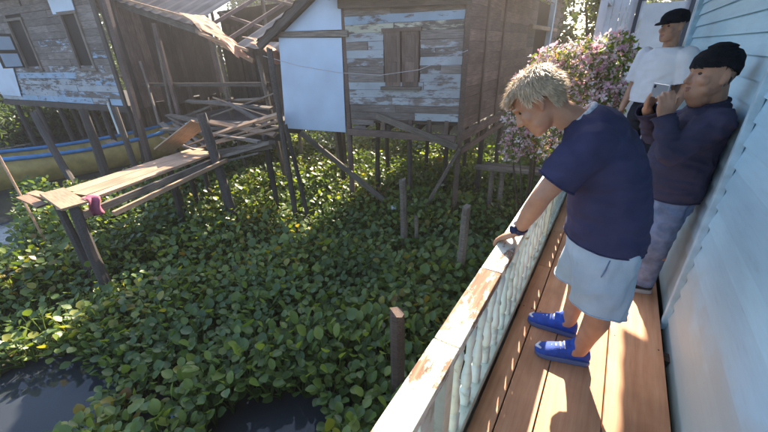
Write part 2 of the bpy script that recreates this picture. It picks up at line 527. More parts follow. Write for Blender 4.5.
# tin awning over the walkway, carried on brackets
v, f = [], []
na = 120
for i in range(na + 1):
    y = -2.0 + 7.45 * i / na
    w = 0.012 * math.sin(i * 1.57)
    v += [(-0.52, y, 2.40 + w), (0.62, y, 2.74 + w), (-0.52, y, 2.403 + w), (0.62, y, 2.743 + w)]
for i in range(na):
    a = i * 4
    f += [(a, a + 1, a + 5, a + 4), (a + 2, a + 6, a + 7, a + 3), (a, a + 4, a + 6, a + 2), (a + 1, a + 3, a + 7, a + 5)]
aw = mesh_obj('awning', new_mesh('awning', v, f), M_TIN, bh)
for y in (-1.4, 0.6, 2.3, 4.0, 5.3):
    plank('bracket', (0.54, y, 2.36), (0.16, y, 2.56), 0.04, 0.05, M_BLUETRIM, bh)

# ------------------------------------------------------------------ white house beyond it
wh = thing('white_house', (0.5, 8.5, -0.1), 'white boarded house closing the end of the walkway behind the man in the white shirt', 'house')
WHITE = (0.62, 0.62, 0.70, 0.55)
x = -0.42
while x < 1.2:
    if 0.02 < x < 0.56:
        plank('wall_board', (x, 7.25, 2.12), (x, 7.25, 3.0), 0.100, 0.02, M_WHITEP, wh, up=(0, -1, 0), col=WHITE)
    else:
        plank('wall_board', (x, 7.25, -0.3), (x, 7.25, 3.0), 0.100, 0.02, M_WHITEP, wh, up=(0, -1, 0), col=WHITE)
    x += 0.104
for k in range(26):
    y = 7.33 + k * 0.104
    plank('wall_board', (-0.49, y, -0.3), (-0.49, y, 3.0), 0.100, 0.02, M_WHITEP, wh, up=(1, 0, 0), col=WHITE)
M_FRAME = flat('dark_frame_paint', (0.05, 0.05, 0.07), 0.5)
dr = plank('door', (0.29, 7.262, 0.0), (0.29, 7.262, 2.08), 0.60, 0.03, M_WHITEP, wh, up=(0, -1, 0), col=(0.60, 0.60, 0.68, 0.6))
for x in (-0.03, 0.61):
    plank('door_frame', (x, 7.225, -0.02), (x, 7.225, 2.12), 0.05, 0.05, M_FRAME, dr, up=(0, -1, 0))
plank('door_frame', (-0.055, 7.224, 2.145), (0.635, 7.224, 2.145), 0.05, 0.05, M_FRAME, dr)
plank('corner_board', (-0.48, 7.22, -0.3), (-0.48, 7.22, 3.0), 0.08, 0.04, M_WHITEP, wh, up=(0, -1, 0), col=(0.56, 0.56, 0.62, 0.6))
plank('porch_post', (-0.42, 6.05, -1.6), (-0.42, 6.05, 2.80), 0.09, 0.09, M_WHITEP, wh, up=(1, 0, 0), col=(0.60, 0.60, 0.66, 0.5))
plank('porch_beam', (-0.42, 6.0, 2.12), (-0.42, 7.2, 2.12), 0.06, 0.10, M_WHITEP, wh, col=(0.6, 0.6, 0.66, 0.5))
plank('porch_roof', (-0.55, 8.0, 2.82), (1.3, 8.0, 3.15), 4.3, 0.03, M_TIN, wh)
for x, y in ((-.42, 7.3), (-.42, 9.8), (1.1, 7.3)):
    pole('stilt', (x, y, -1.6), (x, y, -.2), .06, M_DARK, wh)

# ------------------------------------------------------------------ centre hut
HA = Vector((0.971, 0.2385, 0)); HN = Vector((0.2385, -0.971, 0))
HO = -HN * 5.6
def H(u, z, out=0.0): return HO + HA * u + HN * out + Vector((0, 0, z))
hut = thing('plank_hut', H(-1.7, -1.3, -1.0), 'weathered stilt hut of patchy blue and grey planks with closed brown shutters', 'hut')
BLUEP, CREAM, PALE = (0.31, 0.43, 0.57), (0.50, 0.48, 0.38), (0.38, 0.41, 0.45)
rows = []
z = 0.50
while z < 2.12:
    rows.append(z); z += 0.118
U0, U1 = -2.56, -0.72
for ri, z in enumerate(rows):
    spans = [(U0, U1)]
    if 0.98 < z < 1.74: spans = [(U0, -1.93), (-1.35, U1)]
    for (a, b) in spans:
        cutsu = [a]
        if b - a > 1.0 and random.random() < .8: cutsu.append(a + (b - a) * random.uniform(.3, .7))
        elif random.random() < .35: cutsu.append(a + (b - a) * random.uniform(.35, .65))
        cutsu.append(b)
        for c, d in zip(cutsu[:-1], cutsu[1:]):
            if z > 1.88: col = (*BLUEP, random.uniform(.45, .62)) if z < 2.0 else (*BLUEP, .1)
            elif z > 1.76: col = (*(CREAM if c < -1.4 else BLUEP), random.uniform(.42, .55))
            elif z < 0.62 and c < -1.6: col = (*PALE, .30)
            elif z < 0.80: col = (*PALE, random.uniform(.38, .55))
            else: col = (*PALE, random.choice([.2, .32, .42, .5, .56]))
            plank('siding_plank', H(c + .003, z + .059, random.uniform(0, .006)), H(d - .003, z + .059, random.uniform(0, .006)), 0.018, 0.114, M_SIDING, hut,
                  up=(0, 0, 1), jit=0.003, col=col, seg=3)
# wall core set behind the boards so gaps stay dark
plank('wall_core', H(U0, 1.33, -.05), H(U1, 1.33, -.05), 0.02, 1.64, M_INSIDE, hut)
# shutters
for a, b in ((-1.91, -1.66), (-1.63, -1.37)):
    sh = plank('shutter', H((a + b) / 2, 1.03, .022), H((a + b) / 2, 1.80, .022), b - a, 0.022, M_BROWN, hut, up=HN, jit=.001)
    for (za, zb) in ((1.09, 1.38), (1.45, 1.74)):
        plank('shutter_panel', H((a + b) / 2, za, .036), H((a + b) / 2, zb, .036), (b - a) * .55, 0.012, M_BROWN, sh, up=HN)
plank('window_head', H(-1.95, 1.82, .03), H(-1.33, 1.82, .03), 0.05, 0.05, M_BROWN, hut)
plank('window_sill', H(-1.98, 1.00, .035), H(-1.32, 1.00, .035), 0.08, 0.05, M_GREY, hut)
# broken lower boards, floor beam and joist ends
for a, b in ((-2.55, -2.15), (-2.52, -2.30)):
    plank('siding_plank', H(a, 0.44 - (.1 if b < -2.2 else 0), .003), H(b, 0.44 - (.1 if b < -2.2 else 0), .003), 0.018, 0.085, M_SIDING, hut, col=(*PALE, .25), jit=.004)
plank('floor_beam', H(-2.62, 0.275, .03), H(-0.75, 0.235, .03), 0.07, 0.11, M_BROWN, hut)
for u in (-1.97, -1.5, -1.18, -0.9):
    plank('stud', H(u, 0.29, -.01), H(u, 0.52, -.01), 0.06, 0.05, M_BROWN, hut, up=HN)
for k, u in enumerate((-2.4, -1.9, -1.4, -0.9)):
    plank('floor_joist', H(u, 0.36, -.02), H(u, 0.36, -2.6), 0.06, 0.10, M_DARK, hut)
plank('floor', H(-1.66, 0.44, -.06), H(-1.66, 0.44, -2.6), 1.8, 0.03, M_DARK, hut)
plank('brace', H(-2.06, 0.575, .085), H(-0.70, 0.12, .105), 0.03, 0.105, M_GREY, hut, up=(0, 0, 1))
plank('eave_board', H(-2.60, 2.20, .12), H(-0.62, 2.14, .12), 0.05, 0.13, M_DARK, hut)
# corner post and stilts
pole('stilt', H(-0.70, -1.6, .02), H(-0.68, 2.35, .02), 0.055, M_BROWN, hut, n=4, wob=.04)
pole('stilt', H(-2.66, -1.6, -.03), H(-2.60, 2.3, -.03), 0.050, M_BROWN, hut, n=6)
for u, w in ((-2.30, -.5), (-1.6, -.3), (-1.1, -1.2), (-2.5, -1.8), (-1.7, -2.2), (-0.8, -2.4), (-3.4, -1.4), (-3.1, -.6)):
    pole('stilt', H(u, -1.6, w), H(u + random.uniform(-.06, .06), 0.4, w), 0.045, M_DARK, hut)
pole('diagonal_brace', H(-1.32, -1.25, .20), H(-0.66, 0.10, .09), 0.032, M_GREY, hut, n=4)
plank('diagonal_brace', H(-3.58, 0.22, .05), H(-1.95, -0.95, .10), 0.035, 0.10, M_GREY, hut)
pole('diagonal_brace', H(-2.3, 0.05, -.3), H(-1.9, 0.30, -.1), 0.02, M_BROWN, hut)
# side wall towards the walkway
CX, CY = -2.02, 5.27
z = 0.36
while z < 2.3:
    cutsy = [CY + .08, CY + random.uniform(1.2, 2.6), 9.1]
    for c, d in zip(cutsy[:-1], cutsy[1:]):
        plank('siding_plank', (CX + random.uniform(-.005, .005), c, z + .08), (CX + random.uniform(-.005, .005), d - .004, z + .08), 0.02, 0.155, M_BROWN, hut, jit=.003)
    z += 0.16
for y in (6.15, 7.1):
    plank('batten', (CX + .03, y, 0.3), (CX + .03, y, 2.3), 0.06, 0.03, M_BROWN, hut, up=(1, 0, 0))
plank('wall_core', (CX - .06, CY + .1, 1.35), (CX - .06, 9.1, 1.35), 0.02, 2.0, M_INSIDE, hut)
plank('floor_beam', (CX + .04, CY, 0.26), (CX + .04, 9.1, 0.26), 0.07, 0.12, M_BROWN, hut)
plank('floor_beam', (CX + .03, CY, 0.02), (CX + .03, 8.2, 0.06), 0.05, 0.09, M_BROWN, hut)
for y in (5.75, 6.2, 6.7, 7.2):
    plank('stud', (CX + .01, y, 0.05), (CX + .01, y, 0.24), 0.05, 0.05, M_BROWN, hut, up=(1, 0, 0))
for y in (6.5, 7.8, 9.0):
    pole('stilt', (CX, y, -1.6), (CX, y, 0.3), 0.05, M_DARK, hut)
# roof: two corrugated slopes
def tin_roof(name, p00, p10, p01, p11, n, parent, mat=M_TIN, amp=0.014):
    """corrugated sheet spanned by four corners (eave a, eave b, ridge a, ridge b)"""
    p00, p10, p01, p11 = map(Vector, (p00, p10, p01, p11))
    nrm = (p10 - p00).cross(p01 - p00).normalized()
    v, f = [], []
    for i in range(n + 1):
        t = i / n
        w = nrm * (amp * math.sin(i * math.pi / 2))
        for k in range(4):
            v.append(p00.lerp(p10, t).lerp(p01.lerp(p11, t), k / 3) + w)
    for i in range(n):
        for k in range(3):
            a = i * 4 + k; f.append((a, a + 4, a + 5, a + 1))
    o = mesh_obj(name, new_mesh(name, v, f), mat, parent)
    s = o.modifiers.new('thick', 'SOLIDIFY'); s.thickness = 0.004
    return o
tin_roof('roof', H(-2.75, 2.24, .34), H(-0.45, 2.18, .34), H(-2.75, 3.75, -1.9), H(-0.45, 3.75, -1.9), 60, hut)
tin_roof('roof', H(-0.45, 2.4, -3.9), H(-2.75, 2.4, -3.9), H(-0.45, 3.76, -1.91), H(-2.75, 3.76, -1.91), 60, hut)
tin_roof('roof', (CX + .42, CY + .6, 2.36), (CX + .42, 9.3, 2.36), (CX - 1.2, CY + .6, 3.3), (CX - 1.2, 9.3, 3.3), 70, hut)
# left bay: pale blue sheets with a beam between, under a slanting roof edge
def poly_plate(name, pts, thick, nrm, mat, parent):
    n = len(pts)
    v = [Vector(p) for p in pts] + [Vector(p) - nrm * thick for p in pts]
    f = [tuple(range(n)), tuple(reversed(range(n, 2 * n)))] + [(i, i + n, (i + 1) % n + n, (i + 1) % n) for i in range(n)]
    return mesh_obj(name, new_mesh(name, v, f), mat, parent)
poly_plate('blue_sheet', [H(-3.90, .285, .05), H(-2.665, .262, .05), H(-2.615, 1.745, .05), H(-3.77, 1.785, .05)], .012, HN, M_PANEL, hut)
poly_plate('blue_sheet', [H(-3.66, 1.875, .03), H(-2.61, 1.86, .03), H(-2.59, 2.5, .03), H(-2.66, 2.5, .03)], .012, HN, M_PANEL, hut)
plank('cross_beam', H(-3.85, 1.835, .045), H(-2.50, 1.80, .045), 0.06, 0.085, M_GREY, hut)
plank('roof_edge_beam', H(-4.10, 1.66, .16), H(-2.60, 2.62, .16), 0.07, 0.11, M_DARK, hut)
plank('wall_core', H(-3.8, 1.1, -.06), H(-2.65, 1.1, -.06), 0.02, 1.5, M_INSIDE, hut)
tin_roof('roof', H(-4.10, 1.74, .22), H(-2.62, 2.66, .22), H(-4.10, 1.74, -3.2), H(-2.62, 2.66, -3.2), 30, hut)

# two tall crooked poles in front of the sheets
for a, b, r in (((-4.30, 3.70, -1.6), (-4.33, 3.70, 1.62), .046), ((-4.02, 3.76, -1.6), (-4.26, 3.72, 0.55), .036)):
    o = pole('mooring_pole', a, b, r, M_DARK, None, n=8)
    tag(o, 'tall dark pole standing left of the pale blue sheet' if r > .04 else 'shorter leaning pole crossing at the foot of the tall dark one below the blue sheet', 'pole')

# slack cable strung across the hut front
pts = [H(-3.95, 1.52, .30), H(-3.3, 1.36, .30), H(-2.6, 1.25, .28), H(-1.9, 1.21, .27), H(-1.3, 1.28, .26), H(-.62, 1.52, .25)]
v, f = tube_vf(pts, [.005] * 6, 5)
tag(mesh_obj('cable', new_mesh('cable', v, f), flat('grey_cable', (.45, .42, .42), .5), None, smooth=True), 'thin pale cable sagging across the front of the plank hut', 'cable')

# ------------------------------------------------------------------ left house
LA = Vector((0.990, 0.139, 0)); LN = Vector((0.139, -0.990, 0)); LO = Vector((-11.38, 4.41, 0)) - LA * (-10.65)
def Lp(u, z, out=0.0): return LO + LA * u + LN * out + Vector((0, 0, z))
lh = thing('stilt_house', Lp(-13.5, -1.3, -2), 'old stilt house with grey and blue patched planks and two dark windows', 'house')
LB = (0.30, 0.42, 0.56)
z = 0.36
while z < 3.25:
    spans = [(-17.6, -10.62)]
    if 1.30 < z < 2.62: spans = [(-17.6, -15.02), (-14.1, -12.12), (-11.34, -10.62)]
    for a, b in spans:
        cu = [a] + sorted(random.uniform(a + .3, b - .3) for _ in range(int((b - a) / 1.5))) + [b]
        for c, d in zip(cu[:-1], cu[1:]):
            if d - c < .1: continue
            p = random.choice([.40, .48, .55]) if z < 1.15 else random.choice([.1, .2, .32, .42])
            if z > 2.0: p = random.choice([.05, .15, .3])
            plank('siding_plank', Lp(c + .004, z + .085, random.uniform(0, .01)), Lp(d - .004, z + .085, random.uniform(0, .01)), 0.02, 0.166, M_SIDING, lh, jit=.004,
                  col=(*(LB if random.random() < .7 else PALE), p))
    z += 0.172
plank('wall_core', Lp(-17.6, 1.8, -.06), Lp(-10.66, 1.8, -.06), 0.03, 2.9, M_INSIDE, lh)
for (a, b) in ((-15.02, -14.1), (-12.12, -11.34)):
    w = plank('window', Lp((a + b) / 2, 1.31, -.035), Lp((a + b) / 2, 2.60, -.035), b - a, 0.012, M_INSIDE, lh, up=LN)  # near-black sheet for the shade of the room behind
    for u in (a + .03, b - .03):
        plank('frame', Lp(u, 1.27, .03), Lp(u, 2.66, .03), 0.08, 0.05, M_GREY, w, up=LN)
    for zz in (1.29, 2.64):
        plank('frame', Lp(a - .05, zz, .034), Lp(b + .05, zz, .034), 0.07, 0.07, M_GREY, w)
# open shutter with pale panes, white curtain sheet, white notice board
shp = plank('open_shutter', Lp(-15.08, 1.36, .30), Lp(-15.08, 2.30, .30), 0.52, 0.03, M_DARK, lh, up=LA)
for zz in (1.58, 2.04):
    plank('pane', Lp(-15.06, zz - .18, .30), Lp(-15.06, zz + .18, .30), 0.40, 0.03, M_PANEL, shp, up=LA)
poly_plate('white_sheet', [Lp(-17.5, .5, .06), Lp(-16.15, .48, .06), Lp(-15.5, 2.25, .06), Lp(-17.5, 2.3, .06)], .01, LN, M_PANEL, lh)
plank('white_board', Lp(-12.36, 2.80, .05), Lp(-11.3, 2.78, .05), 0.02, 0.32, M_PANEL, lh)
plank('corner_board', Lp(-10.58, 0.25, .03), Lp(-10.50, 3.2, .03), 0.14, 0.05, M_DARK, lh, up=LN)
plank('floor_beam', Lp(-17.6, 0.27, .02), Lp(-10.5, 0.27, .02), 0.08, 0.16, M_DARK, lh)
plank('floor', Lp(-14.1, 0.33, -.08), Lp(-14.1, 0.33, -3.2), 7.0, 0.04, M_DARK, lh)
w = .12
while w < 3.2:
    ww = random.uniform(.14, .24)
    plank('side_plank', Lp(-10.55, 0.3 + random.uniform(-.1, .1), -w - ww / 2), Lp(-10.55 + random.uniform(-.01, .01), 3.25, -w - ww / 2), ww, 0.02, M_DARK if random.random() < .7 else M_BROWN, lh, up=LA, jit=.004)
    w += ww + .006
for u in (-17, -15.6, -14.2, -12.8, -11.8, -10.7):
    for w in (-.05, -1.6, -3.0):
        pole('stilt', Lp(u, -1.7, w), Lp(u + random.uniform(-.1, .1), 0.3, w), 0.075, M_DARK, lh)
u = -17.6
while u < -10.5:
    ww = random.uniform(.18, .3)
    plank('shade_skirt_plank', Lp(u, -1.4, -3.12), Lp(u + random.uniform(-.04, .04), .3, -3.12), ww, .02, M_DARK, lh, up=LN, jit=.005)  # added behind the stilts to keep the space under the floor dark
    u += ww + random.uniform(0, .05)
tin_roof('roof', Lp(-18, 3.22, .5), Lp(-10.3, 3.22, .5), Lp(-18, 4.5, -1.7), Lp(-10.3, 4.5, -1.7), 80, lh)
tin_roof('roof', Lp(-10.3, 3.22, -3.8), Lp(-18, 3.22, -3.8), Lp(-10.3, 4.51, -1.71), Lp(-18, 4.51, -1.71), 80, lh)

# ------------------------------------------------------------------ collapsed shed between the two
sd = thing('collapsed_shed', (-8.2, 6.0, -1.3), 'dark collapsing open shed with sagging tin roof between the two huts', 'shed')
for y in (7.7,):
    x = -11.2
    while x < -7.7:
        w = random.uniform(.16, .26)
        plank('back_plank', (x, y + random.uniform(0, .03), random.uniform(-.2, .2)), (x + random.uniform(-.05, .05), y + random.uniform(0, .03), random.uniform(2.0, 2.5)), w, 0.02, M_DARK, sd, up=(0, 1, 0), jit=.004)
        x += w + random.uniform(0, .03)
plank('floor', (-8.6, 5.0, -0.02), (-8.6, 7.7, 0.05), 3.4, 0.05, M_DARK, sd)
plank('wall_core', (-11.2, 7.78, 1.3), (-7.7, 7.78, 1.3), 0.04, 3.0, M_INSIDE, sd)  # dark sheet added so the shed interior stays dark
for p0, p1, r in (((-9.30, 4.66, -1.6), (-9.80, 5.0, 2.28), .062), ((-9.85, 4.8, -.1), (-10.08, 5.1, 2.3), .035), ((-10.2, 4.6, -.1), (-11.1, 5.0, 1.45), .035),
                  ((-7.30, 5.0, -1.6), (-7.78, 5.1, 1.95), .042), ((-5.55, 4.7, -1.6), (-6.15, 4.95, 1.50), .050), ((-9.5, 3.75, -1.7), (-10.05, 4.2, 2.85), .085),
                  ((-8.4, 7.2, -1.6), (-8.4, 7.2, 3.0), .05), ((-6.1, 7.2, -1.6), (-6.1, 7.2, 2.9), .05), ((-10.7, 7.2, -1.6), (-10.7, 7.2, 3.1), .05),
                  ((-6.6, 6.2, -1.6), (-6.6, 6.2, .1), .05), ((-8.3, 6.0, -1.6), (-8.3, 6.0, .1), .05), ((-5.2, 6.0, -1.6), (-5.2, 6.0, .1), .05)):
    pole('post', p0, p1, r, M_GREY if r < .06 else M_BROWN, sd, n=6)
plank('eave_beam', (-11.8, 5.0, 2.92), (-7.95, 5.0, 2.02), 0.07, 0.14, M_GREY, sd)
plank('eave_trim', (-11.75, 4.93, 3.06), (-7.55, 4.93, 2.16), 0.025, 0.05, M_TAN, sd)
plank('eave_beam', (-8.1, 4.98, 2.05), (-6.35, 4.98, 1.42), 0.05, 0.08, M_TAN, sd)
plank('eave_trim', (-7.9, 4.9, 1.98), (-6.3, 4.85, 1.62), 0.03, 0.05, M_TAN, sd)
tin_roof('roof', (-12.2, 4.85, 3.10), (-8.0, 4.85, 2.15), (-12.2, 8.2, 4.5), (-8.0, 8.2, 3.8), 46, sd)
tin_roof('roof', (-6.75, 4.9, 1.72), (-5.2, 4.85, 1.55), (-6.3, 7.6, 3.1), (-5.0, 7.6, 2.9), 18, sd)
for (a, b) in (((-8.1, 5.6, 2.42), (-6.4, 5.6, 1.98)), ((-8.1, 6.5, 2.85), (-6.3, 6.5, 2.46)), ((-8.1, 7.5, 3.3), (-6.1, 7.5, 3.0))):
    plank('purlin', a, b, 0.05, 0.06, M_BROWN, sd)
for x, z0 in ((-7.6, 2.05), (-6.95, 1.8)):
    plank('rafter', (x, 4.85, z0), (x + .1, 8.1, z0 + 1.5), 0.05, 0.07, M_BROWN, sd)
plank('wall_rail', (-11.5, 5.0, 0.85), (-6.0, 5.0, 0.99), 0.05, 0.08, M_DARK, sd)
# torn roof pieces that catch the sun
def torn(name, c, ax, ay, lx, ly, mat, parent, curl=.08):
    c, ax, ay = Vector(c), Vector(ax).normalized(), Vector(ay).normalized()
    nz = ax.cross(ay)
    v, f = [], []
    n = 6
    for i in range(n + 1):
        for j in range(n + 1):
            s, t = i / n - .5, j / n - .5
            e = 1 + .18 * noise.noise(Vector((i * .9, j * .9, lx * 31)))
            v.append(c + ax * s * lx * e + ay * t * ly * e + nz * (curl * math.cos(s * 5) + .03 * noise.noise(Vector((s * 4, t * 4, 3)))))
    for i in range(n):
        for j in range(n):
            a = i * (n + 1) + j; f.append((a, a + n + 1, a + n + 2, a + 1))
    o = mesh_obj(name, new_mesh(name, v, f), mat, parent)
    s = o.modifiers.new('thick', 'SOLIDIFY'); s.thickness = .006
    return o
torn('torn_sheet', (-7.50, 4.80, 2.16), (.80, .1, -.60), (-.05, 1, -.05), .62, .55, M_TAN, sd, .03)
torn('torn_sheet', (-6.85, 4.78, 1.80), (.86, .05, -.50), (-.05, 1, -.02), 1.0, .30, M_RUST, sd, .05)
torn('torn_sheet', (-5.45, 4.62, 1.60), (.86, 0, -.50), (-.05, 1, -.05), .70, .28, M_RUST, sd, .05)
torn('torn_sheet', (-5.95, 4.75, 1.78), (.90, 0, -.40), (0, 1, -.05), .42, .20, M_TAN, sd, .03)

# jetty frame carrying the fallen timber
jt = thing('broken_jetty', (-6.6, 3.9, -1.3), 'broken jetty frame of dark posts under the heap of fallen planks', 'jetty')
for p0, p1, r in (((-5.10, 3.05, -1.6), (-5.78, 3.3, 0.66), .082), ((-6.35, 3.4, -1.6), (-6.5, 3.5, 0.0), .05), ((-4.85, 3.75, -1.6), (-4.9, 3.8, .30), .05),
                  ((-7.6, 4.0, -1.6), (-7.7, 4.0, .1), .055), ((-8.6, 4.1, -1.6), (-8.8, 4.15, 0.0), .055), ((-5.9, 4.5, -1.6), (-5.9, 4.6, .4), .05)):
    pole('post', p0, p1, r, M_DARK, jt, n=8)
plank('beam', (-6.4, 3.36, -0.16), (-4.55, 3.66, 0.22), 0.07, 0.13, M_GREY, jt)
plank('beam', (-8.9, 4.1, -0.02), (-4.8, 4.25, 0.18), 0.08, 0.12, M_DARK, jt)
plank('beam', (-8.9, 4.75, 0.02), (-5.0, 4.75, 0.20), 0.08, 0.12, M_DARK, jt)
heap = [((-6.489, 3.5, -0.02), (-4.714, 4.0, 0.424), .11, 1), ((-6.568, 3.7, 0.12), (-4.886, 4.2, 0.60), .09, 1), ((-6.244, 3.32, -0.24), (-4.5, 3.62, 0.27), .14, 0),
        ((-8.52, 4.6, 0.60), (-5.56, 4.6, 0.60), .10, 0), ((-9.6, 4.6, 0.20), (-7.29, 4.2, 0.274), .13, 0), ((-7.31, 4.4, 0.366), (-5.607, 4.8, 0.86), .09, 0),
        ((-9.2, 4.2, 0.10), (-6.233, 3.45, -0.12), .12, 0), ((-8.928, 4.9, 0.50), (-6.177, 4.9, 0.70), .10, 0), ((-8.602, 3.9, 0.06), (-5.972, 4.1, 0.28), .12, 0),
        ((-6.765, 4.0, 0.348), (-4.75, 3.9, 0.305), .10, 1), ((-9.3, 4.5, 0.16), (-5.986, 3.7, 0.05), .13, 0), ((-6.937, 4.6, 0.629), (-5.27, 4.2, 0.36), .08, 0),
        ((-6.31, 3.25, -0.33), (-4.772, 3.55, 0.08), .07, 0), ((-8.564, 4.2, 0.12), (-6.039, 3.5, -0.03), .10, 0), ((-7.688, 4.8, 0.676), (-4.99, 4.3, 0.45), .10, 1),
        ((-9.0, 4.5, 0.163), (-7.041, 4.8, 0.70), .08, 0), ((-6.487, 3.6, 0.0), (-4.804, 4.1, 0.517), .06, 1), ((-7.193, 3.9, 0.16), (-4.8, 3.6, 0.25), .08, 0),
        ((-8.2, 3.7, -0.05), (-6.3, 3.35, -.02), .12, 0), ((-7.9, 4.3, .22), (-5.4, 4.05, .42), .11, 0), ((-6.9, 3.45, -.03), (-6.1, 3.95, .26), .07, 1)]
for a, b, w, lit in heap:  # lit planks take the tan wood, sunlight put into their colour
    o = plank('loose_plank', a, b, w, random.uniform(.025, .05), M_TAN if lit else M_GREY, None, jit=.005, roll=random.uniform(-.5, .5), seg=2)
    tag(o, 'plank coloured pale tan for sunlight, lying loose in the heap beside the dark shed' if lit else 'grey weathered plank lying loose in the heap beside the dark shed', 'plank', 'tan loose planks' if lit else 'grey loose planks')
o = plank('loose_plank', (-6.95, 3.05, -0.04), (-6.0, 3.35, 0.50), .30, .03, M_TAN, None, roll=-.55, jit=.004)  # tan colour stands in for the sunlight on this plank
tag(o, 'broad short plank coloured orange-tan for sunlight, propped up at the end of the plank platform', 'plank')

# ------------------------------------------------------------------ sunlit plank platform on posts
pf = thing('plank_platform', (-5.6, 2.1, -1.3), 'narrow sunlit plank platform on leaning posts above the water plants', 'platform')
A0, A1 = Vector((-5.95, 1.06, -.045)), Vector((-6.45, 3.45, -.02))
B0, B1 = Vector((-5.22, 1.02, -.045)), Vector((-5.80, 3.30, -.02))
for k, (s, w) in enumerate(((.14, .27), (.54, .30), (.90, .15))):
    e = (.22, .26, .0)[k]
    p0, p1 = A0.lerp(B0, s), A1.lerp(B1, s)
    plank('plank', p0.lerp(p1, e * .45), p1, w, .035, M_TAN, pf, jit=.004, seg=4)
plank('cross_plank', A0 + Vector((-.05, .10, .036)), B0 + Vector((.10, .10, .036)), .26, .03, M_TAN, pf, jit=.006)
plank('cross_plank', A0 + Vector((-.5, -.12, -.05)), B0 + Vector((-.55, -.05, -.05)), .12, .03, M_TAN, pf, jit=.006)
plank('cross_plank', A0 + Vector((-.75, .02, -.09)), A0 + Vector((.05, .10, -.05)), .12, .03, M_TAN, pf, jit=.006)
plank('bearer', B0 + Vector((.05, .12, -.12)), B1 + Vector((.05, .1, -.10)), .05, .09, M_GREY, pf)
plank('bearer', A0 + Vector((.05, .12, -.12)), A1 + Vector((.05, .1, -.10)), .05, .09, M_GREY, pf)
plank('bearer', B0 + Vector((.22, .4, -.16)), B1 + Vector((.30, .1, -.08)), .05, .06, M_TAN, pf)
for p0, p1, r in (((-4.72, 1.00, -1.6), (-5.18, 1.12, -.05), .062), ((-5.08, .98, -1.6), (-5.85, 1.12, -.05), .050), ((-5.9, 2.6, -1.6), (-6.1, 2.7, -.05), .05), ((-5.55, 2.4, -1.6), (-5.65, 2.5, -.05), .045), ((-6.14, 2.98, -1.6), (-6.3, 3.1, -.05), .045)):
    pole('post', p0, p1, r, M_DARK, pf)
# pink cloth hung over the edge
M_PINK = flat('pink_cloth', (0.30, 0.08, 0.13), 0.8, 0.3, 12, bumps=.3)
v, f = [], []
for i in range(7):
    for j in range(9):
        t = j / 8
        x = -5.16 + .035 * math.sin(i * 1.3 + t * 3) + (.0 if t < .3 else .02)
        zz = .012 - max(0, t - .25) * .30
        v.append((x - max(0, .25 - t) * .5, 1.24 + .022 * i + .015 * math.sin(t * 7), zz))
for i in range(6):
    for j in range(8):
        a = i * 9 + j; f.append((a, a + 9, a + 10, a + 1))
o = mesh_obj('cloth', new_mesh('cloth', v, f), M_PINK, smooth=True)
s = o.modifiers.new('thick', 'SOLIDIFY'); s.thickness = .004
tag(o, 'pink rag hanging over the near edge of the sunlit plank platform', 'cloth')

# ------------------------------------------------------------------ posts standing in the plants
def water_post(p0, p1, r, label, mat=M_GREY, n=8):
    o = pole('wooden_post', p0, p1, r, mat, None, n=n, bend=.015)
    return tag(o, label, 'post')
water_post((-1.02, 1.66, -1.6), (-1.00, 1.64, -.13), .054, 'short split-topped post in the plants beside the near end of the railing', M_BROWN)
water_post((-1.22, 3.55, -1.6), (-1.20, 3.55, -.10), .052, 'lone grey post in the plants beside the railing below the leaning man\'s hand')
water_post((-2.22, 3.90, -1.6), (-2.26, 3.90, -.06), .052, 'grey post with cut top in the plants below the hut corner')
water_post((-2.08, 3.98, -1.6), (-2.08, 3.98, -.62), .030, 'thin short stake right beside the grey post below the hut corner')
water_post((-9.0, 2.2, -1.7), (-11.6, 2.55, .42), .075, 'leaning dark mooring post left of the blue boat', M_DARK)
water_post((-8.9, 2.6, -1.7), (-9.4, 2.85, .62), .085, 'thick dark post behind the far end of the plank platform', M_DARK)
water_post((-9.2, 3.3, -1.7), (-9.6, 3.5, .55), .06, 'dark post in front of the old stilt house corner', M_DARK)
o = pole('thin_pole', (-6.85, 1.0, -1.5), (-7.22, 1.03, .36), .018, M_TAN, None, n=6)
tag(o, 'thin pale pole standing left of the plank platform end', 'pole')
o = plank('hanging_board', (-9.9, 3.50, .62), (-9.7, 3.44, -.06), .07, .02, M_WHITEP, None, up=(0, -1, 0), col=(.55, .6, .62, .6))
tag(o, 'narrow pale board hanging at the corner of the old stilt house', 'board')
# small plank landing by the railing
ld = thing('small_landing', (-1.4, 6.0, -1.3), 'little grey landing stage of planks and posts behind the railing', 'landing')
for p0, p1 in (((-1.55, 5.8, -1.6), (-1.56, 5.8, -.36)), ((-1.42, 5.95, -1.6), (-1.43, 5.95, -.36)), ((-.8, 6.0, -1.6), (-.8, 6.0, -.36))):
    pole('post', p0, p1, .045, M_GREY, ld)
plank('plank', (-1.85, 5.75, -.335), (-.55, 5.95, -.335), .16, .05, M_GREY, ld)
plank('plank', (-1.75, 5.95, -.335), (-.55, 6.14, -.335), .15, .05, M_GREY, ld)

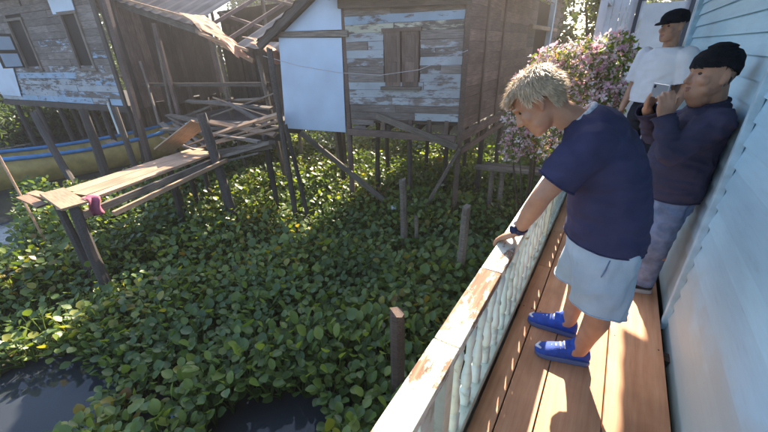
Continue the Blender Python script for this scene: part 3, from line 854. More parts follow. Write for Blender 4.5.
# ------------------------------------------------------------------ long boat behind the platform
bt = thing('long_boat', (-13.2, 2.7, -1.25), 'long low wooden boat with yellow hull and blue rim on the water at left', 'boat')
M_BOATB = flat('blue_boat_paint', (0.05, 0.20, 0.42), 0.45, .25, 5)
M_BOATY = flat('yellow_boat_paint', (0.38, 0.27, 0.09), 0.5, .3, 4)
b0, b1 = Vector((-12.6, .2, 0)), Vector((-11.6, 6.6, 0))
bd = (b1 - b0).normalized(); bs = Vector((bd.y, -bd.x, 0))
nS = 24
hull, rim = [], []
for i in range(nS + 1):
    t = i / nS
    w = .62 * (math.sin(math.pi * (0.06 + .88 * t)) ** .5)
    sheer = -.60 + .32 * (2 * t - 1) ** 2
    c = b0.lerp(b1, t)
    for k in range(9):
        a = math.pi * k / 8
        hull.append(c + bs * w * math.cos(a) + Vector((0, 0, sheer - (sheer + 1.42) * math.sin(a) ** .7)))
    for s in (1, -1): rim.append(c + bs * (w + .02) * s + Vector((0, 0, sheer)))
f = []
for i in range(nS):
    for k in range(8): a = i * 9 + k; f.append((a, a + 9, a + 10, a + 1))
hm = mesh_obj('hull', new_mesh('hull', hull, f), M_BOATY, bt, smooth=True)
s = hm.modifiers.new('t', 'SOLIDIFY'); s.thickness = .03
for s_ in (0, 1):
    v, f = tube_vf([rim[2 * i + s_] for i in range(nS + 1)], [.055] * (nS + 1), 6)
    mesh_obj('gunwale', new_mesh('gunwale', v, f), M_BOATB, bt, smooth=True)
for t in (.2, .4, .6, .8):
    c = b0.lerp(b1, t)
    plank('thwart', c + bs * .5 + Vector((0, 0, -.66)), c - bs * .5 + Vector((0, 0, -.66)), .22, .03, M_TAN, bt)

# ------------------------------------------------------------------ leafy stuff helpers
def fan_mesh(name, V, F, mat, tint, parent=None, smooth=True):
    """V (n,k,3) vertex blocks, F list of index tuples within one block (quads), tint (n,)"""
    n, k, _ = V.shape
    F = np.array(F); q = F.shape[1]
    me = bpy.data.meshes.new(name)
    me.vertices.add(n * k); me.vertices.foreach_set('co', V.reshape(-1).astype(np.float32))
    idx = (F[None] + (np.arange(n) * k)[:, None, None]).reshape(-1)
    me.loops.add(len(idx)); me.loops.foreach_set('vertex_index', idx.astype(np.int32))
    npoly = n * len(F)
    me.polygons.add(npoly)
    me.polygons.foreach_set('loop_start', (np.arange(npoly) * q).astype(np.int32))
    try: me.polygons.foreach_set('loop_total', np.full(npoly, q, np.int32))
    except Exception: pass
    at = me.attributes.new('tint', 'FLOAT', 'POINT')
    at.data.foreach_set('value', np.repeat(tint, k).astype(np.float32))
    me.update(calc_edges=True)
    me.validate()
    me.polygons.foreach_set('use_smooth', [smooth] * len(me.polygons))
    return mesh_obj(name, me, mat, parent)


def leaf_template(hi=True):
    """hyacinth leaf lying along +X from the origin of its petiole: returns verts for unit leaf & quads.
    petiole rises from (0,0,0) to (0.45,0,1); blade begins there and goes outwards"""
    rows = [0, .18, .45, .75, 1.0] if hi else [0, .35, .75, 1.0]
    wid = [.20, .78, 1.0, .78, .16] if hi else [.3, .98, .80, .18]
    cols = [-1, -.5, 0, .5, 1] if hi else [-1, 0, 1]
    v, q = [], []
    for t, w in zip(rows, wid):
        for c in cols:
            v.append((t, c * w * .46, .10 * abs(c) ** 1.5 * w - .10 * (t - .4) ** 2))
    nc = len(cols)
    for i in range(len(rows) - 1):
        for j in range(nc - 1):
            a = i * nc + j; q.append((a, a + nc, a + nc + 1, a + 1))
    return np.array(v), q


def petiole_template():
    prof = [(0, 0.0, .050), (.10, .35, .085), (.30, .75, .05), (.45, 1.0, .03)]
    v, q = [], []
    for (x, z, r) in prof:
        for k in range(3):
            t = 2 * math.pi * k / 3
            v.append((x + r * math.cos(t) * .9, r * math.sin(t), z))
    for i in range(3):
        for k in range(3):
            q.append((i * 3 + k, i * 3 + (k + 1) % 3, i * 3 + 3 + (k + 1) % 3, i * 3 + 3 + k))
    return np.array(v), q


def leaf_block(bl, pt, az, L, hgt, reach, tilt, twist, base):
    """place one leaf: blade length L, petiole height hgt, outward reach; returns (k,3)"""
    p = pt.copy(); p[:, 0] = pt[:, 0] / .45 * reach + (pt[:, 0] * 0); p[:, 1] *= L * 1.0; p[:, 2] *= hgt
    b = bl * L
    ct, st = math.cos(tilt), math.sin(tilt)
    cw, sw = math.cos(twist), math.sin(twist)
    y, z = b[:, 1] * cw - b[:, 2] * sw, b[:, 1] * sw + b[:, 2] * cw
    x = b[:, 0]
    b = np.stack([x * ct + z * -st, y, x * st + z * ct], 1) + np.array([reach, 0, hgt])
    a = np.concatenate([b, p])
    c, s = math.cos(az), math.sin(az)
    return np.stack([a[:, 0] * c - a[:, 1] * s, a[:, 0] * s + a[:, 1] * c, a[:, 2]], 1) + base


BL_HI, Q_HI = leaf_template(True); BL_LO, Q_LO = leaf_template(False); PT, Q_PT = petiole_template()
Q_HI_ALL = Q_HI + [tuple(i + len(BL_HI) for i in q) for q in Q_PT]
Q_LO_ALL = Q_LO + [tuple(i + len(BL_LO) for i in q) for q in Q_PT]

def inpoly(x, y, P):
    c = False
    for i in range(len(P)):
        x1, y1 = P[i]; x2, y2 = P[i - 1]
        if (y1 > y) != (y2 > y) and x < (x2 - x1) * (y - y1) / (y2 - y1) + x1: c = not c
    return c

OPEN = [[(-4.5, -.13), (-4.46, .10), (-4.26, .36), (-3.86, .56), (-3.35, .46), (-2.95, .22), (-2.95, -1.5), (-6, -1.5)],
        [(-2.22, 1.0), (-1.63, 1.40), (-1.32, 1.20), (-1.1, .8), (-1.5, .2), (-2.1, .5)],
        [(-1.44, 1.47), (-1.22, 1.60), (-1.10, 1.44), (-1.28, 1.2)],
        [(-14, 1.2), (-10.2, 1.45), (-8.6, 1.1), (-7.5, .75), (-7.2, .3), (-14, -.5)],
        [(-14, 1.3), (-9.8, 2.0), (-9.6, 7.0), (-14, 8)],
        [(-2.95, .62), (-2.66, .74), (-2.42, .60), (-2.6, .35), (-2.9, .4)]]

def is_open(x, y):
    j = .10 * noise.noise(Vector((x * 3, y * 3, 0)))
    return any(inpoly(x + j, y + j, P) for P in OPEN)

plants = []
tries = 0
cell = {}
while len(plants) < 6900 and tries < 140000:
    tries += 1
    y = random.uniform(-.9, 10.4); x = random.uniform(-10.5, -.42)
    if math.hypot(x, y) > 5.5 and random.random() < .45: continue
    if is_open(x, y): continue
    if noise.noise(Vector((x * 2.1, y * 2.1, 17))) < -.42: continue
    if x < -7 - .3 * y and random.random() < .5: continue
    dmin = .076 if math.hypot(x, y) < 4.5 else .118
    k = (int(x / .15), int(y / .15)); ok = True
    for i in (-1, 0, 1):
        for j in (-1, 0, 1):
            for q in cell.get((k[0] + i, k[1] + j), ()):
                if (q[0] - x) ** 2 + (q[1] - y) ** 2 < dmin * dmin: ok = False
    if not ok: continue
    cell.setdefault(k, []).append((x, y)); plants.append((x, y))

cinv = cam.matrix_world.inverted()
def px_of(p):
    q = cinv @ Vector(p)
    if q.z > -.05: return None
    return 384 + q.x / -q.z * 343.968, 216 - q.y / -q.z * 343.968
front = []
for (x, y) in plants:
    p = px_of((x, y, -1.1))
    if p and -5 < p[0] < 640 and 200 < p[1] < 440 and x < -.75: front.append((math.dist((x, y, -1.1), (0, 0, 1.55)), x, y))
front.sort()
front = {(x, y) for _, x, y in front[:150]}

def plant_leaves(x, y):
    d = math.hypot(x, y)
    lush = .5 + .5 * noise.noise(Vector((x * .9, y * .9, 4.2)))
    tall = (.62 + 1.05 * lush) * (1.0 + .05 * max(0, d - 3))
    edge = 1.0
    for ex, ey in ((.22, 0), (-.22, 0), (0, .22), (0, -.22)):
        if is_open(x + ex, y + ey): edge -= .12
    n = random.randint(6, 9)
    a0 = random.uniform(0, 6.28)
    out = []
    for i in range(n):
        u = (i + .5) / n
        L = random.uniform(.050, .094) * (.85 + .40 * lush) * (1.45 if random.random() < .05 else 1)
        hgt = (.10 + .17 * (1 - u) + random.uniform(-.02, .05)) * tall * edge
        reach = .03 + .11 * u + random.uniform(0, .02)
        tilt = random.uniform(-.25, .6) + (1 - u) * .5 + (.6 if random.random() < .12 else 0)
        out.append((a0 + i * 2.4 + random.uniform(-.3, .3), L, hgt, reach, tilt, random.uniform(-.5, .5)))
    return out

hi_b, lo_b, hi_t, lo_t = [], [], [], []
GRP = 'nearest water hyacinth plants'
leaf_meshes = []
for k in range(10):
    L = .115
    vv = leaf_block(BL_HI, PT, 0, L, .20 + .012 * k, .05 + .011 * (k % 5), random.uniform(0, .8), random.uniform(-.4, .4), np.zeros(3))
    me = new_mesh('leaf', vv.tolist(), Q_HI_ALL)
    at = me.attributes.new('tint', 'FLOAT', 'POINT'); at.data.foreach_set('value', np.full(len(vv), .12 + .03 * k, np.float32))
    me.materials.append(M_LEAF); me.polygons.foreach_set('use_smooth', [True] * len(me.polygons))
    leaf_meshes.append(me)
for (x, y) in plants:
    ls = plant_leaves(x, y)
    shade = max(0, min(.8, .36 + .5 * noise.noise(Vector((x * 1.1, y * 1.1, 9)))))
    if (x, y) in front:
        pe = thing('water_hyacinth', (x, y, WZ), 'near water hyacinth rosette with round glossy leaves at the front of the floating mat', 'water plant', GRP)
        for (az, L, hgt, reach, tilt, tw) in ls:
            o = bpy.data.objects.new('leaf', random.choice(leaf_meshes))
            s = L / .115
            link(o, pe, Matrix.Translation((x, y, WZ)) @ Matrix.Rotation(az, 4, 'Z') @ Matrix.Diagonal((s, s, max(.35, hgt / .25), 1)))
        continue
    near = math.hypot(x, y) < 3.8
    for (az, L, hgt, reach, tilt, tw) in ls:
        b = leaf_block(BL_HI if near else BL_LO, PT, az, L, hgt, reach, tilt, tw, np.array([x, y, WZ]))
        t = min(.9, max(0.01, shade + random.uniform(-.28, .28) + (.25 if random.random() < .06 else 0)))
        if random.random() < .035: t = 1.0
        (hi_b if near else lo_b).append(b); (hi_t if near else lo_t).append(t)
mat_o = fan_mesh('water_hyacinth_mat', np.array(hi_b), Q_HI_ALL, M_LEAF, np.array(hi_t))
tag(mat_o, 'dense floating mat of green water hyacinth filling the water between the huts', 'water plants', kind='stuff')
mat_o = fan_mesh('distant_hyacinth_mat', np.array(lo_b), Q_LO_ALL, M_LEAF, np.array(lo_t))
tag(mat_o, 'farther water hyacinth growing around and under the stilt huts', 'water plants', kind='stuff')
# dark layer added just under the leaves to hide sky reflections
v, f, ids = [], [], {}
st = .16
for i in range(int(10.2 / st)):
    for j in range(int(11.4 / st)):
        x, y = -10.6 + i * st, -.9 + j * st
        if any(is_open(x + a, y + b) for a in (0, st) for b in (0, st)): continue
        q = []
        for a, b in ((0, 0), (1, 0), (1, 1), (0, 1)):
            key = (i + a, j + b)
            if key not in ids:
                ids[key] = len(v); xx, yy = -10.6 + key[0] * st, -.9 + key[1] * st
                v.append((xx + .05 * noise.noise(Vector((xx * 5, yy * 5, 1))), yy + .05 * noise.noise(Vector((xx * 5, yy * 5, 2))), WZ + .012 + .035 * abs(noise.noise(Vector((xx * 4, yy * 4, 0))))))
            q.append(ids[key])
        f.append(tuple(q))
tag(mesh_obj('dark_plant_underlayer', new_mesh('dark_plant_underlayer', v, f), M_UNDERLAYER, smooth=True), 'dark layer added under the water hyacinth leaves to hide sky reflections', 'underlayer', kind='stuff')
# sprigs of litter
M_BLUEPL = flat('blue_plastic', (0.08, 0.25, 0.60), 0.35, .2, 20)
M_WHITEPL = flat('white_plastic', (0.75, 0.78, 0.8), 0.35, .1, 20)
def crumple(name, c, r, mat, label):
    bm = bmesh.new(); bmesh.ops.create_icosphere(bm, subdivisions=3, radius=1)
    for vv in bm.verts:
        k = 1 + .5 * noise.noise(vv.co * 2.2 + Vector(c)) + .2 * noise.noise(vv.co * 6)
        vv.co = Vector((vv.co.x * r[0], vv.co.y * r[1], vv.co.z * r[2])) * k
    me = bpy.data.meshes.new(name); bm.to_mesh(me); bm.free()
    o = mesh_obj(name, me, mat, None, Matrix.Translation(c))
    return tag(o, label, 'litter')
crumple('plastic_bag', (-2.60, .60, WZ + .02), (.05, .035, .025), M_BLUEPL, 'crumpled blue plastic scrap floating in the open gap near the camera')
crumple('plastic_bag', (-2.95, 4.75, -.98), (.06, .05, .035), M_WHITEPL, 'small white plastic scrap caught in the plants under the hut')

# ------------------------------------------------------------------ trees and shrubs
def cloud_leaves(centers, n, size, rng_):
    """n leaf quads scattered in blobs (cx,cy,cz,rx,ry,rz)"""
    C = np.array(centers); w = C[:, 3] * C[:, 4] * C[:, 5]; k = rng_.choice(len(C), n, p=w / w.sum())
    d = rng_.normal(size=(n, 3)); d /= np.linalg.norm(d, axis=1)[:, None]
    r = rng_.uniform(.35, 1.05, n) ** .6
    P = C[k, :3] + d * r[:, None] * C[k, 3:6]
    a = rng_.normal(size=(n, 3)); a /= np.linalg.norm(a, axis=1)[:, None]
    b = np.cross(a, rng_.normal(size=(n, 3))); b /= np.linalg.norm(b, axis=1)[:, None]
    L = rng_.uniform(.6, 1.3, n)[:, None] * size
    t = np.cross(a, b) * L * .14
    V = np.stack([P - a * L * .5, P - b * L * .26 + t, P + a * L * .5, P + b * L * .26 + t], 1)
    return V

def tree(name, base, h, blobs, n, size, label, group=None):
    t = thing(name, base, label, 'tree', group)
    b = Vector(base)
    top = Vector((sum(q[0] for q in blobs) / len(blobs), sum(q[1] for q in blobs) / len(blobs), max(q[2] for q in blobs)))
    vv, ff = tube_vf([b - b, (top - b) * .35 + Vector((.1, 0, 0)), (top - b) * .7, (top - b)], [h * .035, h * .028, h * .018, h * .006], 8, .06)
    mesh_obj('trunk', new_mesh('trunk', vv, ff), M_BARK, t, Matrix.Translation(b), True)
    for q in blobs:
        s = b.lerp(top, random.uniform(.35, .6)); e = Vector(q[:3])
        vv, ff = tube_vf([s - s, (e - s) * .5 + Vector((0, 0, .1)), e - s], [h * .014, h * .01, h * .003], 5, .05)
        mesh_obj('limb', new_mesh('limb', vv, ff), M_BARK, t, Matrix.Translation(s), True)
    V = cloud_leaves(blobs, n, size, RNG)
    fan_mesh('crown', V, [(0, 1, 2, 3)], M_TREELEAF, RNG.uniform(0, 1, n), t, False)
    return t

def blobs(c, R, k):
    return [(c[0] + random.uniform(-1, 1) * R[0] * .7, c[1] + random.uniform(-1, 1) * R[1] * .7, c[2] + random.uniform(-1, 1) * R[2] * .7,
             R[0] * random.uniform(.35, .55), R[1] * random.uniform(.35, .55), R[2] * random.uniform(.35, .55)) for _ in range(k)]

tree('leafy_tree', (-.55, 9.8, -1.0), 4.0, blobs((-.55, 9.8, 2.0), (.9, .9, 1.2), 8), 3500, .12, 'slim green tree rising behind the pink flowering bush')
for k, (x, y, h) in enumerate(((-16, 15, 5.0), (-11.5, 16, 4.6), (-7.2, 14.5, 4.4), (-3.6, 17, 5.2), (1.5, 19, 5.5), (-21, 17, 5.5), (-26, 12, 5))):
    tree('background_tree', (x, y, -.6), h, blobs((x, y, h * .55), (1.9, 1.6, h * .45), 10), 7000, .26,
         'dark green tree in the row far behind the huts', 'trees far behind the huts')
ug = []
for k in range(46):
    x = -27 + k * .56
    ug.append((x, 13.2 + random.uniform(-.8, .8), random.uniform(-.2, 2.0), .85, .9, random.uniform(1.0, 1.7)))
for k in range(22):  # clumps added at far left to make the water reflections dark
    ug.append((-22.5 + random.uniform(-.8, .8), 2.2 + .45 * k, random.uniform(-.5, 1.0), .9, .8, random.uniform(1.0, 1.7)))
for k in range(40):  # nearer clumps added to darken the bright water behind the stilts
    ug.append((-19.6 + random.uniform(-.7, .7), 2.6 + .16 * k, random.uniform(-1.2, -.2), .7, .6, random.uniform(.7, 1.1)))
V = cloud_leaves(ug, 46000, .26, RNG)
tag(fan_mesh('bank_undergrowth', V, [(0, 1, 2, 3)], M_TREELEAF, RNG.uniform(0, .8, len(V)), None, False), 'dense dark undergrowth along the far bank, with clumps added at left to darken the water', 'undergrowth', kind='stuff')
# dark house further along the walkway, left side
fh = thing('brown_house', (-2.6, 11, -1.3), 'brown plank house with a dark doorway behind the hut', 'house')
for k in range(14):
    plank('siding_plank', (-2.05, 9.2, .3 + .19 * k), (-2.05, 10.0, .3 + .19 * k), .02, .182, M_BROWN, fh)
    plank('siding_plank', (-2.05, 11.5, .3 + .19 * k), (-2.05, 14.0, .3 + .19 * k), .02, .182, M_BROWN, fh)
for k in range(10):
    plank('front_plank', (-4.6, 9.14, .3 + .26 * k), (-2.04, 9.14, .3 + .26 * k), .02, .25, M_BROWN, fh)
plank('doorway', (-2.25, 9.3, 1.4), (-2.25, 14, 1.4), .02, 2.4, M_INSIDE, fh)  # dark sheet stands in for the shade inside the doorway
plank('lintel', (-2.0, 9.2, 1.95), (-2.0, 12.6, 1.95), .10, .08, M_TAN, fh)
plank('door_post', (-1.98, 11.5, .2), (-1.98, 11.5, 3), .16, .12, M_WHITEP, fh, up=(1, 0, 0), col=(.45, .55, .66, .55))
for y in (9.3, 10.8, 12.4, 14):
    pole('stilt', (-2.05, y, -1.6), (-2.05, y, .3), .06, M_DARK, fh)
tin_roof('roof', (-1.5, 9.25, 2.75), (-1.5, 14.3, 2.75), (-3.2, 9.25, 3.9), (-3.2, 14.3, 3.9), 50, fh)

# flowering bush
bu = thing('flowering_bush', (-.80, 5.35, -1.25), 'pink and white flowering bougainvillea bush behind the railing', 'bush')
cb = [(-.35, 4.35, 1.30, .30, .34, .30), (-.12, 4.2, 1.42, .20, .28, .24), (-.62, 4.45, 1.22, .24, .28, .22), (-.25, 4.3, 1.02, .34, .32, .28), (-.72, 4.25, .95, .22, .26, .24),
      (-.92, 4.2, .78, .14, .2, .18), (-.5, 4.2, .62, .30, .3, .30), (-.05, 4.15, 1.02, .14, .22, .26), (-.86, 4.15, .50, .18, .2, .22), (-.66, 4.2, 1.38, .20, .2, .16), (-.82, 4.2, 1.16, .18, .2, .2)]
cb = [(q[0] * 1.24, q[1] * 1.24, 1.55 + (q[2] - 1.55) * 1.24, q[3] * 1.24, q[4] * 1.1, q[5] * 1.24) for q in cb]
root = Vector((-.80, 5.35, -1.5))
for q in cb:
    e = Vector(q[:3]) + Vector((random.uniform(-.1, .1), 0, q[5] * .9)); s = root
    md = s.lerp(e, .55) + Vector((random.uniform(-.08, .08), 0, .15))
    vv, ff = tube_vf([s - s, md - s, e - s], [.024, .014, .004], 6, .05)
    mesh_obj('branch', new_mesh('branch', vv, ff), M_BARK, bu, Matrix.Translation(s), True)
V = cloud_leaves(cb, 4600, .075, RNG)
fan_mesh('foliage', V, [(0, 1, 2, 3)], M_BUSHLEAF, RNG.uniform(0, 1, len(V)), bu, False)
# flowers: three papery bracts each, biased to the upper and outer side
FV = cloud_leaves(cb, 2300, .05, RNG).mean(axis=1)
FV += np.array([-.02, -.02, .03])
blk, tint = [], []
for p in FV:
    tv = RNG.uniform(.0, 1.0) ** .8
    tv = min(.85, .05 + .85 * tv)
    ax = Vector(RNG.normal(size=3) + np.array([-.3, .3, .6])).normalized()
    t1 = ax.orthogonal().normalized(); t2 = ax.cross(t1)
    s = RNG.uniform(.026, .048)
    for k in range(3):
        a = 2.09 * k
        d = t1 * math.cos(a) + t2 * math.sin(a); e = ax.cross(d)
        pv = Vector(p)
        blk.append([pv, pv + d * s * .6 + e * s * .45 + ax * s * .35, pv + d * s * 1.25 + ax * s * .5, pv + d * s * .6 - e * s * .45 + ax * s * .35]); tint.append(tv)
fl = fan_mesh('flowers', np.array([[tuple(q) for q in b] for b in blk]), [(0, 1, 2, 3)], M_FLOWER, np.array(tint), bu, False)
fl['kind'] = 'stuff'

# ------------------------------------------------------------------ people
class Solid:
    def __init__(self): self.v, self.f = [], []
    def add(self, v, f):
        o = len(self.v); self.v += [Vector(p) for p in v]; self.f += [tuple(i + o for i in q) for q in f]
    def loft(self, rings, n=18, power=2.0):
        """rings: (centre, side axis, front axis, half side, half front)"""
        v, f = [], []
        for c, ax, ay, rx, ry in rings:
            c, ax, ay = Vector(c), Vector(ax).normalized(), Vector(ay).normalized()
            for k in range(n):
                t = 2 * math.pi * k / n
                cx, sy = math.cos(t), math.sin(t)
                e = 2.0 / power
                v.append(c + ax * rx * math.copysign(abs(cx) ** e, cx) + ay * ry * math.copysign(abs(sy) ** e, sy))
        for i in range(len(rings) - 1):
            for k in range(n):
                f.append((i * n + k, i * n + (k + 1) % n, i * n + n + (k + 1) % n, i * n + n + k))
        f.append(tuple(reversed(range(n)))); f.append(tuple(range((len(rings) - 1) * n, len(rings) * n)))
        self.add(v, f)
    def ball(self, c, r, m=None):
        bm = bmesh.new(); bmesh.ops.create_icosphere(bm, subdivisions=2, radius=1.0)
        r = (r, r, r) if isinstance(r, (int, float)) else r
        v = []
        for q in bm.verts:
            p = Vector((q.co.x * r[0], q.co.y * r[1], q.co.z * r[2]))
            v.append(Vector(c) + (m @ p if m is not None else p))
        f = [tuple(x.index for x in q.verts) for q in bm.faces]; bm.free()
        self.add(v, f)
    def chain(self, pts, rad):
        pts = [Vector(p) for p in pts]
        for i in range(len(pts) - 1):
            a, b = pts[i], pts[i + 1]
            d = (b - a).normalized(); x = d.orthogonal().normalized(); y = d.cross(x)
            self.loft([(a, x, y, rad[i], rad[i]), (b, x, y, rad[i + 1], rad[i + 1])], 14)
        for p, r in zip(pts, rad): self.ball(p, r)


def remesh(name, sol, voxel, iters=3, fac=.5, disp=None):
    me = new_mesh(name, sol.v, sol.f)
    o = bpy.data.objects.new(name + '_tmp', me); COL.objects.link(o)
    r = o.modifiers.new('r', 'REMESH'); r.mode = 'VOXEL'; r.voxel_size = voxel; r.use_smooth_shade = True
    if iters:
        s = o.modifiers.new('s', 'SMOOTH'); s.iterations = iters; s.factor = fac
    dg = bpy.context.evaluated_depsgraph_get(); dg.update()
    out = bpy.data.meshes.new_from_object(o.evaluated_get(dg))
    out.name = name
    bpy.data.objects.remove(o); bpy.data.meshes.remove(me)
    if disp:
        n = len(out.vertices)
        no = [v.normal.copy() for v in out.vertices]
        for i, v in enumerate(out.vertices): v.co = disp(v.co.copy(), no[i])
        out.update()
    return out


def cut_mesh(me, cuts):
    """cuts: (point, outward normal, reach): remove what lies beyond the plane within reach"""
    bm = bmesh.new(); bm.from_mesh(me)
    for cut in cuts:
        p, n, R = cut[:3]
        p, n = Vector(p), Vector(n).normalized()
        rad = cut[3] if len(cut) > 3 else 9.0
        vs = {v for v in bm.verts if (v.co - p).length < R and ((v.co - p) - n * (v.co - p).dot(n)).length < rad}
        fs = [f for f in bm.faces if all(v in vs for v in f.verts)]
        es = {e for f in fs for e in f.edges}; vv = {v for f in fs for v in f.verts}
        bmesh.ops.bisect_plane(bm, geom=list(vv) + list(es) + fs, plane_co=p, plane_no=n, clear_outer=True)
    loose = [v for v in bm.verts if not v.link_faces]
    bmesh.ops.delete(bm, geom=loose, context='VERTS')
    bm.to_mesh(me); bm.free(); me.update()
    return me


def folds(amp, sc, seed, axis=(1, 1, 2.2)):
    def d(p, n):
        q = Vector((p.x * axis[0], p.y * axis[1], p.z * axis[2])) * sc + Vector((seed, seed * 1.7, 0))
        w = q + Vector((noise.noise(q * .6), noise.noise(q * .6 + Vector((9, 0, 0))), 0)) * 1.1
        k = 1 - abs(noise.noise(w)) * 2.6
        return p + n * amp * (k + .5 * noise.noise(q * 2.3))
    return d


def garment(name, sol, mat, parent, voxel=.012, cuts=(), fold=None, iters=4, thick=.004):
    me = remesh(name, sol, voxel, iters, .5, fold)
    if cuts: cut_mesh(me, cuts)
    o = mesh_obj(name, me, mat, parent, smooth=True)
    s = o.modifiers.new('thick', 'SOLIDIFY'); s.thickness = thick; s.offset = -1
    bm = bmesh.new(); bm.from_mesh(me)
    left = {e for e in bm.edges if e.is_boundary}
    while left:                                   # one hem for every open edge loop
        stack, loop = [left.pop()], []
        while stack:
            e = stack.pop(); loop.append(e)
            for q in e.verts:
                for e2 in q.link_edges:
                    if e2 in left: left.discard(e2); stack.append(e2)
        if len(loop) < 12: continue
        v, f = [], []
        for e in loop:
            if e.calc_length() < 1e-5: continue
            tv, tf = tube_vf([e.verts[0].co, e.verts[1].co], [.0042, .0042], 6)
            f += [tuple(i + len(v) for i in q) for q in tf]; v += tv
        mesh_obj('hem', new_mesh('hem', v, f), mat, o, smooth=True)
    bm.free()
    return o


def head_frame(c, fwd, up, scale=1.0):
    f = Vector(fwd).normalized(); u = (Vector(up) - f * Vector(up).dot(f)).normalized(); r = f.cross(u)
    m = Matrix((r * scale, f * scale, u * scale)).transposed()
    return Vector(c), m

HEAD = [(-.118, .026, .026, .058), (-.106, .046, .046, .046), (-.080, .059, .066, .030), (-.045, .067, .084, .012), (0, .073, .093, .0), (.04, .076, .097, -.005), (.075, .072, .090, -.008), (.100, .056, .070, -.010), (.115, .030, .038, -.010)]

def add_head(sol, hf, neck, neck_r=.058, fat=0.0, ear=True):
    c, m = hf
    P = lambda x, y, z: c + m @ Vector((x, y, z))
    s = m.col[0].length
    sol.loft([(P(0, y, z), m.col[0], m.col[1], (rx + fat * .5) * s, (ry + fat * .3) * s) for z, rx, ry, y in HEAD], 20, 2.15)
    sol.chain([P(0, -.022, -.045), Vector(neck)], [.056 * s + fat * .4, neck_r])
    sol.chain([P(0, .092, .022), P(0, .103, -.004), P(0, .112, -.024)], [.009 * s, .011 * s, .0145 * s])
    for q in (-1, 1):
        sol.ball(P(q * .013, .098, -.028), .0105 * s)
        sol.ball(P(q * .043, .060, -.022), (.028 + fat * .4) * s)
        sol.ball(P(q * .040, .045, -.066), (.026 + fat * .6) * s)
        sol.chain([P(q * .012, .093, .034), P(q * .046, .078, .034)], [.009 * s, .008 * s])
        if ear:
            mm = m.to_3x3() @ Matrix.Rotation(q * .35, 3, 'Z')
            sol.ball(P(q * .079, -.012, -.004), (.008, .020, .033), mm)
            sol.ball(P(q * .080, -.006, -.030), (.008, .011, .014), mm)
    sol.chain([P(-.022, .086, -.056), P(0, .095, -.054), P(.022, .086, -.056)], [.006 * s, .008 * s, .006 * s])
    sol.chain([P(-.018, .084, -.069), P(0, .092, -.070), P(.018, .084, -.069)], [.006 * s, .009 * s, .006 * s])
    sol.ball(P(0, .073, -.098), (.024 + fat * .3) * s)
    if fat: sol.ball(P(0, .035, -.105), (.045 + fat) * s)

def face_disp(hf):
    c, m = hf
    inv = m.inverted()
    def d(p, n):
        q = inv @ (p - c)
        if q.length > .2: return p
        k = 0
        for e in (-1, 1):
            r2 = ((q.x - e * .031) / .017) ** 2 + ((q.z - .012) / .011) ** 2
            if q.y > .04: k += .010 * math.exp(-r2)
        r2 = (q.x / .024) ** 2 + ((q.z + .0625) / .0028) ** 2
        if q.y > .06: k += .0035 * math.exp(-r2)
        return p - (m @ Vector((0, k, 0)))
    return d

def face_parts(hf, body, hairc, fat=0.0):
    c, m = hf
    P = lambda x, y, z: c + m @ Vector((x, y, z))
    sc = m.col[0].length
    for e in (-1, 1):
        s = Solid(); s.ball(P(e * .031, .074 + fat * .3, .012), (.012, .009, .0075), m.to_3x3())
        mesh_obj('eye', new_mesh('eye', s.v, s.f), M_EYE, body, smooth=True)
        s = Solid(); s.chain([P(e * .014, .097 + fat * .3, .036), P(e * .030, .092 + fat * .3, .041), P(e * .048, .079 + fat * .3, .035)], [.0035 * sc, .0042 * sc, .0028 * sc])
        mesh_obj('eyebrow', new_mesh('eyebrow', s.v, s.f), hairc, body, smooth=True)
    s = Solid()
    s.chain([P(-.020, .0905 + fat * .3, -.057), P(0, .0985 + fat * .3, -.0555), P(.020, .0905 + fat * .3, -.057)], [.0028 * sc, .005 * sc, .0028 * sc])
    s.chain([P(-.017, .0885 + fat * .3, -.068), P(0, .0965 + fat * .3, -.0695), P(.017, .0885 + fat * .3, -.068)], [.0028 * sc, .0055 * sc, .0028 * sc])
    mesh_obj('lips', new_mesh('lips', s.v, s.f), M_LIP, body, smooth=True)

def add_hand(sol, wrist, fdir, back, thumb_side, curl=.5, spread=.10, sc=1.0, curls=None):
    """palm and five fingers; fdir = wrist to knuckles, back = outward normal of the hand's back, thumb_side = +1/-1"""
    w = Vector(wrist); f = Vector(fdir).normalized(); b = (Vector(back) - f * Vector(back).dot(f)).normalized()
    s = f.cross(b).normalized() * thumb_side      # points towards the thumb
    lens = (.070, .078, .072, .056); offs = (.030, .010, -.011, -.030)
    for i, (L, o) in enumerate(zip(lens, offs)):
        k0 = w + f * (.088 - .006 * abs(i - 1)) * sc + s * o * sc
        sol.chain([w + s * o * .65 * sc + f * .006, w + f * .045 * sc + s * o * .95 * sc, k0], [.0145 * sc, .0155 * sc, .0115 * sc])
        cu = curls[i] if curls else curl
        d = (f + s * spread * (1.2 - i) * .5).normalized()
        ax = d.cross(b).normalized()
        p = k0; pts, rs = [p], [.0105 * sc]
        for j, (fr, kc) in enumerate(((.45, .55), (.32, 1.0), (.23, .8))):
            d = (Matrix.Rotation(-cu * kc, 3, ax) @ d).normalized()
            p = p + d * L * fr * sc; pts.append(p); rs.append((.0098, .0090, .0080)[j] * sc)
        sol.chain(pts, rs)
    t0 = w + f * .018 * sc + s * .022 * sc
    t1 = t0 + (f * .55 + s * .75 - b * .25).normalized() * .038 * sc
    t2 = t1 + (f * .85 + s * .35 - b * .35).normalized() * .032 * sc
    t3 = t2 + (f * .95 + s * .02 - b * .40).normalized() * .026 * sc
    sol.chain([t0, t1, t2, t3], [.016 * sc, .0125 * sc, .0105 * sc, .0085 * sc])

